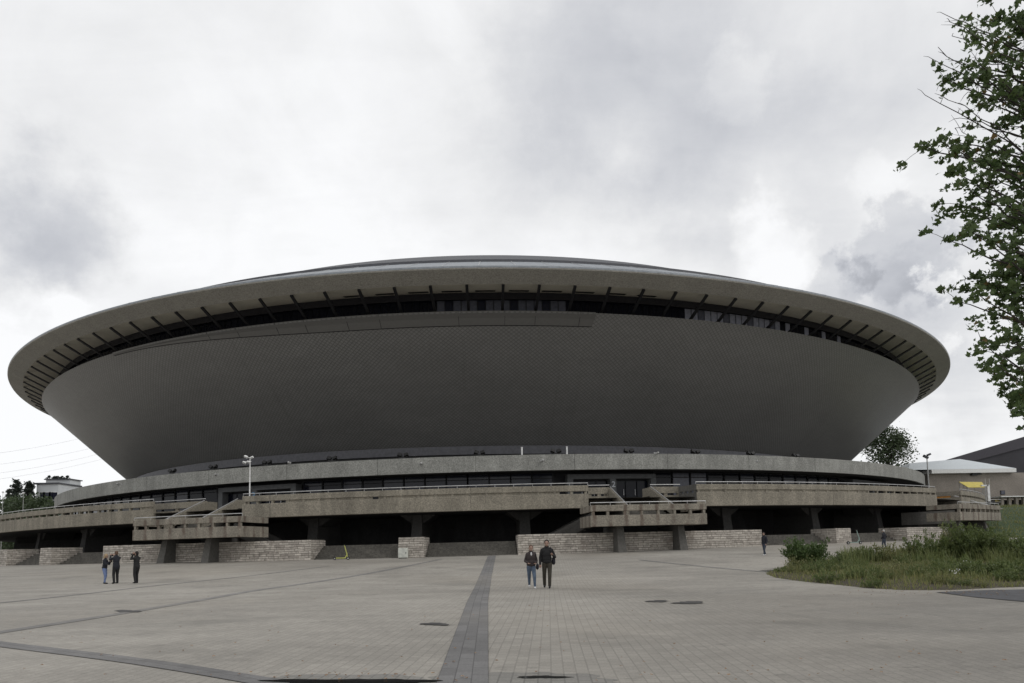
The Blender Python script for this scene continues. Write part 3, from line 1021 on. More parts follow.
wall_block(-30, 7, 'stone wall block at the far end under the curved terrace')
wall_block(40, 51.5, 'narrow stone pier block beside the far steps')
wall_block(103, 311, 'longest coursed stone wall behind the three standing people')
wall_block(398.5, 424, 'short stone block with the grey cabinet in front of it')
wall_block(518, 762, 'coursed stone wall behind the walking couple, running under the middle landing')
wall_block(836, 851, 'small stone block next to the green scooter')
wall_block(907, 956, 'stone wall beyond the weedy island under the side staircase')


def steps(px0, px1, label):
    a, b = theta(px0, RW, 0), theta(px1, RW, 0)
    mb = MB(); n = 7
    zb, zt_ = -.75, .44
    for k in range(n):
        Rf = 83.3 - 2.1 * k / n
        mb.sector(80.9, Rf, a + .0005, b - .0005, zb - .4, zb + (zt_ - zb) * (k + 1) / n, tilt=.0095)
    o = mb.build('stone_steps', M['steps'])
    c = rp(82, (a + b) / 2, -.7)
    o.data.transform(Matrix.Translation(-c)); o.location = c
    return tag(o, label, 'steps', 'broad steps under the terraces')


steps(7.5, 39.5, 'grey steps between the two end stone blocks')
steps(52, 102.5, 'grey steps next to the longest stone wall, behind the woman in light jeans')
steps(311.5, 398, 'grey steps behind the yellow scooter')
steps(424.5, 517.5, 'grey steps where the dark slab strip meets the building')
steps(762.5, 835.5, 'grey steps behind the lone walker in jeans')
steps(851.5, 906.5, 'grey steps behind the white-haired person')



# ------------------------------------------------------------------ things on the arena and plaza
def lamp_post():
    t = theta(249.5, RP - .2, 4.5)
    p = rp(RP - .22, t, ZP3)
    T = empty('lamp_post', p, 'tall white lamp post with four floodlight heads standing on the terrace', 'lamp post')
    mb = MB(); mb.tube([p + Vector((0, 0, -.4)), p + Vector((0, 0, 1.8)), p + Vector((0, 0, 3.32))], [.06, .05, .04]); mb.build('pole', M['white'], T)
    mb = MB(); mb.bar(p + Vector((-.5, 0, 2.95)), p + Vector((.1, 0, 2.95)), .05); mb.bar(p + Vector((-.42, .06, 3.3)), p + Vector((.22, .06, 3.3)), .05); mb.build('crossarm', M['white'], T)
    for (dx, dz, tilt) in ((-.46, 2.86, .35), (-.10, 2.9, .3), (-.34, 3.36, .4), (.16, 3.28, -.45)):
        mb = MB(); m3 = Matrix.Rotation(tilt, 3, 'Y') @ Matrix.Rotation(.5, 3, 'X')
        mb.box(p + Vector((dx, -.05, dz)), (.30, .2, .17), M=m3)
        h = mb.build('lamp_head', M['white'], T, bevel=.03)
        mb = MB(); mb.box(p + Vector((dx, -.05, dz)) + m3 @ Vector((0, -.105, 0)), (.24, .015, .13), M=m3); mb.build('lens', M['grey_paint'], h)


lamp_post()


def floodlight_proto(p, rz):
    T = empty('floodlight', p, 'x', 'floodlight', 'black floodlights on the ring roof', rz)
    T.rotation_euler = (0, 0, 0)
    mb = MB()
    mb.bar(p + Vector((-.42, 0, .14)), p + Vector((.42, 0, .14)), .08); mb.bar(p + Vector((0, 0, -.5)), p + Vector((0, 0, .16)), .09); mb.box(p + Vector((0, 0, .03)), (.5, .3, .1))
    mb.build('bracket', M['black'], T)
    for sx in (-1, 1):
        m3 = Matrix.Rotation(sx * -.35, 3, 'Y') @ Matrix.Rotation(-.6, 3, 'X')
        mb = MB(); mb.box(p + Vector((sx * .30, 0, .34)), (.42, .26, .34), M=m3); mb.box(p + Vector((sx * .30, 0, .34)) + m3 @ Vector((0, .16, 0)), (.3, .1, .24), M=m3)
        mb.build('lamp_head', M['black'], T, bevel=.02)
    return T


fl_px = [(172, 'farthest along the curve above the left portal area'), ]
fl = [(172, 469), (213, 465), (267, 461), (332, 457), (403, 454), (479.5, 452), (556, 450.5), (629, 450), (695.7, 450.3), (751, 451.7), (796, 453.6)]
fl_lab = ['black twin floodlight farthest along the ring roof towards the old white block',
          'black twin floodlight on the ring roof, second along from the white block side',
          'black twin floodlight on the ring roof just beside the top of the lamp post',
          'black twin floodlight on the ring roof, next after the one by the lamp post',
          'black twin floodlight on the ring roof above the grey cabinet',
          'black twin floodlight on the ring roof, last one before the two white vent pipes',
          'black twin floodlight on the ring roof between the two white vent pipes',
          'black twin floodlight on the ring roof directly above the numeral 2 doors',
          'black twin floodlight on the ring roof above where the open slotted terrace begins',
          'black twin floodlight on the ring roof, second from the tree end',
          'black twin floodlight on the ring roof, nearest to the tree behind the arena']
proto = None
for (px, row), lab in zip(fl, fl_lab):
    R = 71.9; t = theta(px, R, 8.2)
    p = rp(R, t, 8.78)
    if proto is None: proto = floodlight_proto(p, 0); o = proto
    else: o = copy_tree(proto); o.location = p
    o['label'] = lab; o.rotation_euler = (0, 0, t + PI / 2)

for px, lab in ((522, 'white vent pipe on the ring roof, the one nearer the closed terrace'), (567, 'white vent pipe on the ring roof, the one nearer entrance 2')):
    t = theta(px, 72.4, 8.5); p = rp(72.4, t, 8.06)
    mb = MB(); mb.tube([(0, 0, 0), (0, 0, 1.35)], .08, 10); mb.tube([(0, 0, 1.35), (0, 0, 1.42)], .10, 10)
    tag(mb.build('vent_pipe', M['white'], loc=p), lab, 'pipe', 'white vent pipes')

cams = [(121, 'security camera near the end of the pale band'), (218, 'security camera on the pale band left of the lamp post'), (290, 'white security camera on top edge of the pale band'), (421, 'security camera on the pale band above the grey cabinet'),
        (541, 'security camera on the pale band between the white pipes'), (655, 'white security camera on the band edge above entrance 2'), (753, 'security camera on the pale band above the lone walker'), (859, 'security camera on the pale band below the bowl edge'), (917, 'security camera at the curved end of the pale band by the annex')]
cp = None
for px, lab in cams:
    top = 'top edge' in lab or 'band edge' in lab
    zc = 8.62 if top else 7.95
    t = theta(px, RT, 7.7); p = rp(RT, t, zc)
    if cp is None:
        cp = empty('security_camera', p, lab, 'camera', 'security cameras on the pale band')
        mb = MB(); mb.bar(p + Vector((0, .05, 0)), p + Vector((0, -.30, 0)), .06); mb.box(p + Vector((0, .02, 0)), (.16, .06, .16)); mb.build('bracket', M['grey_paint'], cp)
        mb = MB(); m3 = Matrix.Rotation(.5, 3, 'Z') @ Matrix.Rotation(-.3, 3, 'X'); mb.box(p + Vector((.05, -.36, -.05)), (.16, .42, .14), M=m3); mb.build('housing', M['grey_paint'], cp, bevel=.02); o = cp
    else: o = copy_tree(cp); o.location = p; o['label'] = lab
    o.rotation_euler = (0, 0, t + PI / 2)

# grey cabinet
M['cabinet'] = plain('cabinet_paint', (.52, .53, .48), .5)
p = on_ground(403.5, 558.3) + Vector((0, -.15, 0))
T = empty('utility_cabinet', p, 'pale grey utility cabinet standing against the short stone block', 'cabinet')
mb = MB(); mb.box(p + Vector((0, 0, .42)), (.74, .34, .76)); mb.build('body', M['cabinet'], T, bevel=.015)
mb = MB(); mb.box(p + Vector((0, -.18, .42)), (.64, .02, .66)); d = mb.build('door', M['cabinet'], T, bevel=.008)
mb = MB(); mb.box(p + Vector((.24, -.20, .42)), (.04, .03, .12)); mb.build('handle', M['black'], d)
mb = MB(); mb.box(p + Vector((0, 0, .03)), (.6, .28, .1)); mb.build('plinth', M['black'], T)


def scooter(p, rz, frame, label):
    T = empty('electric_scooter', p, label, 'scooter', 'electric scooters parked at the steps')
    fm, dk, bl = M[frame], M['grey_paint'], M['black']
    mb = MB(); mb.hexa([Vector((-.42, -.08, .12)), Vector((.30, -.08, .12)), Vector((.30, .08, .12)), Vector((-.42, .08, .12))], [Vector((-.42, -.08, .19)), Vector((.30, -.08, .19)), Vector((.30, .08, .19)), Vector((-.42, .08, .19))])
    mb.build('deck', fm, T, loc=(0, 0, 0), bevel=.01)
    mb = MB(); mb.tube([(.28, 0, .17), (.42, 0, .40), (.38, 0, .60)], .045); mb.tube([(.38, 0, .55), (.22, 0, 1.16)], .032); mb.build('stem', fm, T, loc=(0, 0, 0))
    mb = MB(); mb.tube([(.22, -.26, 1.17), (.22, .26, 1.17)], .022); mb.box((.22, 0, 1.17), (.08, .1, .07)); mb.build('handlebar', bl, T, loc=(0, 0, 0))
    for x in (-.52, .50):
        mb = MB()
        mb.tube([(x, -.035, .12), (x, .035, .12)], .12, 18)
        w = mb.build('wheel', bl, T, loc=(0, 0, 0), bevel=.01)
        mb = MB(); mb.tube([(x, -.04, .12), (x, .04, .12)], .05, 12); mb.build('hub', dk, w, loc=(0, 0, 0))
        mb = MB(); mb.tube([(x + .135 * math.cos(a), 0, .12 + .135 * math.sin(a)) for a in np.linspace(.5, 2.4, 7)], [.02] * 7, 6); mb.build('mudguard', bl, T, loc=(0, 0, 0))
    mb = MB(); mb.tube([(.42, 0, .40), (.50, 0, .12)], .03); mb.build('fork', fm, T, loc=(0, 0, 0))
    T.rotation_euler = (0, 0, rz)


M['scooter_yellow'] = plain('scooter_yellow', (.46, .47, .12), .4)
M['scooter_green'] = plain('scooter_green', (.22, .30, .27), .4)
scooter(on_ground(341.5, 560), .1, 'scooter_yellow', 'yellow electric scooter parked by the steps')
scooter(on_ground(854.5, 544.3), .05, 'scooter_green', 'pale green electric scooter parked beside the small stone block')

# ------------------------------------------------------------------ people
SKIN = plain('skin', (.30, .19, .145), .55, var=.05)
CL = {}
for n, c in dict(dark_navy=(.012, .013, .02), black=(.010, .010, .011), brown=(.035, .027, .026), jeans=(.075, .105, .15), light_jeans=(.14, .19, .34), dark_jeans=(.035, .045, .065), olive=(.040, .035, .026),
                 white=(.55, .55, .55), hair_dark=(.012, .009, .008), hair_blond=(.30, .22, .13), hair_grey=(.45, .44, .42), hair_red=(.10, .06, .04), bag=(.012, .012, .018)).items():
    CL[n] = plain('cloth_' + n, c, .85, var=.2, vscale=9)


def capsule(mb, a, b, ra, rb, n=10):
    a, b = Vector(a), Vector(b); d = (b - a).normalized()
    pts, rad = [], []
    for k in range(4): ph = PI / 2 * k / 4; pts.append(a - d * ra * math.cos(ph)); rad.append(max(.001, ra * math.sin(ph)))
    pts.append(a); rad.append(ra); pts.append(b); rad.append(rb)
    for k in range(1, 5): ph = PI / 2 * k / 4; pts.append(b + d * rb * math.sin(ph)); rad.append(max(.001, rb * math.cos(ph)))
    mb.tube(pts, rad, n)


def fuse(name, mb, mats, parent, voxel, smooth_it=2):
    """one continuous skin from overlapping volumes"""
    o = mb.build(name, mats, None)
    r = o.modifiers.new('fuse', 'REMESH'); r.mode = 'VOXEL'; r.voxel_size = voxel; r.use_smooth_shade = True
    sm = o.modifiers.new('soften', 'SMOOTH'); sm.factor = .5; sm.iterations = smooth_it
    bpy.context.view_layer.update()
    me = bpy.data.meshes.new_from_object(o.evaluated_get(bpy.context.evaluated_depsgraph_get()))
    old = o.data
    o.modifiers.clear(); o.data = me; bpy.data.meshes.remove(old); me.name = name
    me.materials.clear(); me.materials.append(mats)
    me.polygons.foreach_set('use_smooth', [True] * len(me.polygons))
    if parent: o.parent = parent
    return o


def person(p, H, face, label, top, legs, hair, pose, female=False, coat_len=.0, hair_long=False, shoes='black', head_turn=0.0, head_tilt=0.0, shirt=None, scarf=None):
    """face: heading angle about z, 0 = looking along +y. pose gives ankles and wrists in body heights"""
    T = empty('person', p, label, 'person', 'people on the plaza')
    T.rotation_euler = (0, 0, face)
    h = H
    V = lambda x, y, z: Vector((x * h, y * h, z * h))
    sw, hw = (.088, .050) if female else (.100, .052)
    hipz, shz = .515, .800
    lean = pose.get('lean', 0)
    def up(v):   # lean the upper body forward a little
        dz = v[2] - hipz
        return V(v[0], v[1] + dz * lean, v[2])
    hips = {s: V(s * hw, 0, hipz - .01) for s in (-1, 1)}
    ank = {s: V(*pose['ankle'][0 if s < 0 else 1]) for s in (-1, 1)}
    knee = {}
    for s in (-1, 1):
        m_ = (hips[s] + ank[s]) / 2; d = (hips[s] - ank[s]).length / h
        L_ = min(.251, d / 2 * 1.008); off = math.sqrt(max(0, L_ ** 2 - (d / 2) ** 2))
        knee[s] = m_ + V(0, off, 0) + V(s * .004, 0, 0)
    sh = {s: up((s * sw, -.005, shz)) for s in (-1, 1)}
    wr = {s: up(pose['wrist'][0 if s < 0 else 1]) for s in (-1, 1)}
    el = {}
    for s in (-1, 1):
        a, b = sh[s], wr[s]; d = (b - a).length / h
        ua, fa = .175, .150
        if d > ua + fa - .002: b = a + (b - a) * ((ua + fa - .002) / d); wr[s] = b; d = ua + fa - .002
        x = (d * d + ua * ua - fa * fa) / (2 * d); off = math.sqrt(max(0, ua * ua - x * x))
        dirv = (b - a).normalized(); pole = Vector((s * .38, -.5, -.8)); pole = (pole - dirv * pole.dot(dirv)).normalized()
        el[s] = a + dirv * x * h + pole * off * h
    hd = up((0, .012, .925)); neck0, neck1 = up((0, -.005, .82)), up((0, .008, .89))
    HM = Matrix.Rotation(head_turn, 3, 'Z') @ Matrix.Rotation(head_tilt, 3, 'X')
    # ---- body, one skin
    mb = MB()
    mb.ball(hd + HM @ V(0, 0, .012), (.046 * h, .056 * h, .058 * h), 16, 12)
    mb.ball(hd + HM @ V(0, .014, -.030), (.037 * h, .040 * h, .040 * h), 14, 10)       # jaw
    mb.ball(hd + HM @ V(0, .060, -.008), (.009 * h, .013 * h, .016 * h), 8, 6)          # nose
    mb.ball(hd + HM @ V(0, .046, .010), (.026 * h, .012 * h, .008 * h), 8, 6)           # brow
    mb.ball(hd + HM @ V(0, .050, -.036), (.015 * h, .008 * h, .006 * h), 8, 6)          # lips
    for s in (-1, 1): mb.ball(hd + HM @ V(s * .047, -.004, -.002), (.006 * h, .013 * h, .018 * h), 8, 6)
    capsule(mb, neck0, neck1, .036 * h, .031 * h)
    capsule(mb, up((-.062, 0, .772)), up((.062, 0, .772)), .036 * h, .036 * h)
    mb.ball(up((0, .004, .70)), (.082 * h, .056 * h, .09 * h), 14, 10); mb.ball(up((0, 0, .61)), (.075 * h, .052 * h, .08 * h), 14, 10); mb.ball(V(0, -.006, .53), (.092 * h, .062 * h, .06 * h), 14, 10)
    for s in (-1, 1):
        capsule(mb, sh[s] + V(0, 0, -.012), el[s], .026 * h, .022 * h); capsule(mb, el[s], wr[s], .022 * h, .015 * h)
        capsule(mb, hips[s], knee[s], .050 * h, .032 * h); capsule(mb, knee[s], ank[s], .032 * h, .021 * h)
        capsule(mb, ank[s] + V(0, -.01, -.012), ank[s] + V(0, .07, -.022), .018 * h, .014 * h)
        fd = (wr[s] - el[s]).normalized(); side = fd.cross(Vector((0, 0, 1)) if abs(fd.z) < .8 else Vector((0, 1, 0))).normalized(); nrm = side.cross(fd)
        hm = Matrix((side, fd, nrm)).transposed()
        mb.ball(wr[s] + fd * .030 * h, (.023 * h, .032 * h, .012 * h), 10, 8, hm)
        for k, L in enumerate((.038, .044, .041, .032)):
            b0 = wr[s] + fd * .052 * h + side * (k - 1.5) * .0118 * h
            b1 = b0 + (fd * .8 + nrm * .35).normalized() * L * .5 * h; b2 = b1 + (fd * .4 + nrm * .8).normalized() * L * .5 * h
            mb.tube([b0 - fd * .012 * h, b0, b1, b2], [.0056 * h, .0056 * h, .005 * h, .0038 * h], 6)
        t0 = wr[s] + fd * .022 * h - side * s * .020 * h
        mb.tube([t0, t0 + (fd * .7 - side * s * .5 + nrm * .4).normalized() * .024 * h, t0 + (fd + nrm * .6).normalized() * .046 * h], [.007 * h, .006 * h, .0045 * h], 6)
    body = fuse('body', mb, SKIN, T, .0062, 1)
    mb = MB()
    for s in (-1, 1): mb.ball(hd + HM @ V(s * .018, .051, .001), (.006 * h, .004 * h, .0042 * h), 8, 6)
    mb.build('eyes', CL['black'], T, loc=(0, 0, 0))
    # ---- hair
    mb = MB()
    mb.ball(hd + HM @ V(0, -.010, .022), (.052 * h, .060 * h, .058 * h), 16, 12)
    if hair_long:
        mb.ball(hd + HM @ V(0, -.030, -.03), (.052 * h, .040 * h, .062 * h), 12, 10)
        for s in (-1, 1): capsule(mb, hd + HM @ V(s * .043, -.008, .01), hd + HM @ V(s * .040, -.012, -.075), .020 * h, .016 * h)
    else: mb.ball(hd + HM @ V(0, -.028, -.008), (.044 * h, .036 * h, .042 * h), 12, 10)
    fuse('hair', mb, CL[hair], T, .012, 1)
    # ---- jacket
    mb = MB(); e = .011 * h
    for s in (-1, 1): capsule(mb, up((s * .012, -.006, .815)), up((s * sw * .86, -.004, .786)), .046 * h, .040 * h, 12)
    capsule(mb, up((-.055, 0, .765)), up((.055, 0, .765)), .058 * h, .058 * h, 12)
    mb.ball(up((0, .004, .705)), (.101 * h, .074 * h, .105 * h), 16, 12); mb.ball(up((0, .002, .61)), (.101 * h, .073 * h, .10 * h), 16, 12)
    mb.ball(V(0, -.004, .545 - coat_len * .3), (.108 * h, .080 * h, (.060 + coat_len) * h), 16, 12)
    capsule(mb, up((0, -.008, .82)), up((0, 0, .858)), .046 * h, .042 * h)
    for s in (-1, 1):
        capsule(mb, sh[s] + V(0, 0, -.016), el[s], .037 * h, .032 * h, 12)
        capsule(mb, el[s], wr[s] - (wr[s] - el[s]).normalized() * .006 * h, .033 * h, .025 * h, 12)
    jk = fuse('jacket', mb, CL[top], T, .013, 2)
    if shirt:
        mb = MB(); mb.ball(up((0, .060, .79)), (.020 * h, .022 * h, .045 * h), 10, 8); mb.build('shirt', CL[shirt], T, loc=(0, 0, 0), smooth=True)
    # ---- trousers
    mb = MB()
    mb.ball(V(0, -.006, .525), (.095 * h, .066 * h, .062 * h), 14, 10)
    for s in (-1, 1):
        capsule(mb, hips[s] + V(0, 0, -.01), knee[s], .057 * h, .040 * h, 12); capsule(mb, knee[s], ank[s] + V(0, 0, .012), .040 * h, (.027 if female else .034) * h, 12)
    fuse('trousers', mb, CL[legs], T, .013, 2)
    for s in (-1, 1):
        mb = MB(); A = ank[s]
        capsule(mb, A + V(0, -.016, -.014), A + V(0, .020, -.016), .024 * h, .024 * h); capsule(mb, A + V(0, .01, -.022), A + V(0, .085, -.026), .023 * h, .019 * h)
        fuse('shoe', mb, CL[shoes], T, .012, 1)
    return T, dict(sh=sh, wr=wr, el=el, hd=hd, h=h, hips=hips)


def world_of(T, v): return Vector(T.location) + Matrix.Rotation(T.rotation_euler.z, 3, 'Z') @ Vector(v)


def height_from(px_top, px_bot, y): return (px_bot - px_top) * y / F * 1.0


STAND = dict(ankle=((-.055, -.005, .045), (.055, .01, .045)))
# couple walking towards the camera
pw = on_ground(531.5, 588.6); hw_ = height_from(545.2, 588.6, pw.y)
W1, j1 = person(pw, hw_, PI + .12, 'person in a brown jacket and blue jeans walking beside a taller man', 'brown', 'jeans', 'hair_red',
                dict(ankle=((-.062, .12, .048), (.030, -.12, .075)), wrist=((-.085, .11, .58), (.085, .11, .585))), female=True, hair_long=False, shoes='white', shirt='white')
pm = on_ground(547.5, 588.0); hm_ = height_from(540.0, 588.0, pm.y)
M1, j2 = person(pm, hm_, PI - .10, 'person in a black jacket and dark trousers walking with a shoulder bag', 'black', 'olive', 'hair_dark',
                dict(ankle=((-.050, .08, .047), (.062, -.08, .055)), wrist=((-.125, .12, .68), (.140, .04, .49))), shoes='black')


def bag(name, T, c, size, label, cat, mat, strap=None):
    p = world_of(T, c)
    B = empty(name, p, label, cat)
    B.rotation_euler = T.rotation_euler
    mb = MB(); mb.ball((0, 0, 0), size, 14, 10); mb.ball((0, 0, -size[2] * .3), (size[0] * 1.05, size[1] * .95, size[2] * .7), 14, 10)
    fuse('bag_body', mb, mat, B, .012, 2)
    mb = MB(); mb.bar((-size[0] * .9, size[1] * .55, size[2] * .3), (size[0] * .9, size[1] * .55, size[2] * .3), .012, .10); mb.build('flap', mat, B, loc=(0, 0, 0))
    if strap:
        mb = MB(); inv = Matrix.Rotation(-T.rotation_euler.z, 3, 'Z')
        pts = [Vector(q) - Vector(c) for q in strap]
        mb.tube(pts, .012, 6); mb.build('strap', mat, B, loc=(0, 0, 0))


H1, H2 = j1['h'], j2['h']
bag('handbag', W1, (-.145 * H1, .0, .50 * H1), (.055, .12, .12), 'dark handbag hanging at the hip of the woman in blue jeans', 'handbag', CL['bag'],
    [(-.145 * H1, .0, .55 * H1), (-.13 * H1, .05 * H1, .70 * H1), (-.09 * H1, .02 * H1, .845 * H1), (-.12 * H1, -.05 * H1, .70 * H1), (-.145 * H1, -.0, .55 * H1)])
bag('shoulder_bag', M1, (-.135 * H2, -.06 * H2, .56 * H2), (.07, .11, .16), 'black shoulder bag worn by the man walking with a companion', 'bag', CL['bag'],
    [(-.13 * H2, -.05 * H2, .64 * H2), (-.105 * H2, .07 * H2, .72 * H2), (-.08 * H2, .03 * H2, .852 * H2), (-.09 * H2, -.06 * H2, .78 * H2), (-.13 * H2, -.06 * H2, .64 * H2)])

# three people taking pictures
p3 = on_ground(104.3, 583.9); h3 = height_from(554.2, 583.9, p3.y)
W3, j3 = person(p3, h3, -PI / 2 + .15, 'person with light hair and pale blue jeans looking down at a phone', 'dark_navy', 'light_jeans', 'hair_blond',
                dict(ankle=((-.05, -.02, .045), (.05, .03, .045)), wrist=((-.03, .17, .76), (.045, .16, .74)), lean=.05), female=True, hair_long=True, head_tilt=-.25)
p4 = on_ground(115.8, 583.6); h4 = height_from(551.2, 583.6, p4.y)
M4, j4 = person(p4, h4, PI / 2 - .5, 'person in a dark coat holding a camera out beside a woman in light jeans', 'dark_navy', 'black', 'hair_red',
                dict(ankle=((-.07, -.02, .045), (.06, .02, .045)), wrist=((-.045, .22, .855), (.06, .21, .85))), coat_len=.06)
p5 = on_ground(136.2, 583.2); h5 = height_from(551.6, 583.2, p5.y)
M5, j5 = person(p5, h5, PI / 2 - .35, 'person dressed all in black raising a camera to the face', 'black', 'black', 'hair_dark',
                dict(ankle=((-.05, -.015, .045), (.05, .02, .045)), wrist=((-.035, .12, .90), (.045, .12, .895))), coat_len=.05)


def gadget(name, T, J, off, size, label, cat, lens=False):
    c = (J['wr'][-1] + J['wr'][1]) / 2 + Vector(off)
    p = world_of(T, c)
    G = empty(name, p, label, cat); G.rotation_euler = T.rotation_euler
    mb = MB(); mb.box((0, 0, 0), size); mb.build('casing', M['black'], G, loc=(0, 0, 0), bevel=.006)
    if lens:
        mb = MB(); mb.tube([(0, size[1] / 2, 0), (0, size[1] / 2 + .09, 0)], .038, 14); mb.build('lens', M['black'], G, loc=(0, 0, 0))
    else:
        mb = MB(); mb.box((0, -size[1] / 2 - .001, 0), (size[0] * .9, .002, size[2] * .92)); mb.build('screen', M['glass_blue'], G, loc=(0, 0, 0))


gadget('phone', W3, j3, (0, .075, .03), (.08, .012, .16), 'phone held by the light-haired woman', 'phone')
gadget('photo_camera', M4, j4, (0, .075, .02), (.13, .07, .09), 'camera held out by the man in a dark coat', 'camera', True)
gadget('photo_camera', M5, j5, (0, .065, .015), (.13, .07, .09), 'camera at the face of the person all in black', 'camera', True)

p6 = on_ground(764.8, 555.4); h6 = height_from(532.3, 555.4, p6.y)
W6, j6 = person(p6, h6, PI / 2 + .55, 'person in a dark jacket and jeans walking alone by the steps', 'dark_navy', 'dark_jeans', 'hair_dark',
                dict(ankle=((-.045, .09, .047), (.045, -.09, .06)), wrist=((-.14, .06, .50), (.14, -.03, .49))), shoes='white')
p7 = on_ground(884.6, 549.0); h7 = height_from(529.8, 549.0, p7.y)
W7, j7 = person(p7, h7, .5, 'person with white hair and a dark jacket behind the weeds', 'dark_navy', 'dark_jeans', 'hair_grey',
                dict(ankle=((-.05, .06, .047), (.05, -.05, .05)), wrist=((-.14, .08, .52), (.14, .06, .52))), hair_long=False)

# ------------------------------------------------------------------ vegetation
M['leaf'] = leafy('maple_leaves', (.042, .078, .025), (.11, .155, .05), .42)
M['leaf_dry'] = leafy('dry_leaves', (.13, .11, .04), (.16, .10, .03), .35)
M['leaf_far'] = leafy('far_leaves', (.034, .054, .026), (.07, .098, .042), .3)
M['leaf_dark'] = leafy('conifer_leaves', (.022, .030, .024), (.035, .045, .034), .2)
M['weed'] = leafy('weed_leaves', (.060, .100, .030), (.17, .20, .07), .45)
M['bush'] = leafy('bush_leaves', (.045, .085, .025), (.11, .16, .05), .4)
M['weed_pale'] = leafy('pale_weed', (.11, .14, .05), (.27, .25, .11), .45)
M['grass'] = leafy('grass_blades', (.10, .15, .045), (.33, .30, .13), .45, .35)
M['bark'] = plain('bark', (.045, .038, .032), .95, var=.3, vscale=8)

LEAF = [(0, 0), (.18, .10), (.50, .02), (.40, .22), (.62, .48), (.34, .50), (.25, .62), (0, 1.0), (-.25, .62), (-.34, .50), (-.62, .48), (-.40, .22), (-.50, .02), (-.18, .10)]


def leaf(mb, c, size, rnd, shape=LEAF, droop=.5):
    a = rnd.uniform(0, 2 * PI); tilt = rnd.gauss(1.9, .6) if droop else rnd.uniform(0, PI)
    m3 = Matrix.Rotation(a, 3, 'Z') @ Matrix.Rotation(tilt, 3, 'X') @ Matrix.Rotation(rnd.uniform(-.7, .7), 3, 'Y')
    b = len(mb.v)
    for (x, y) in shape:
        q = m3 @ Vector((x * size, y * size, -.12 * size * abs(x) * 2)); mb.v.append((c[0] + q.x, c[1] + q.y, c[2] + q.z))
    mb.face(range(b, b + len(shape)))


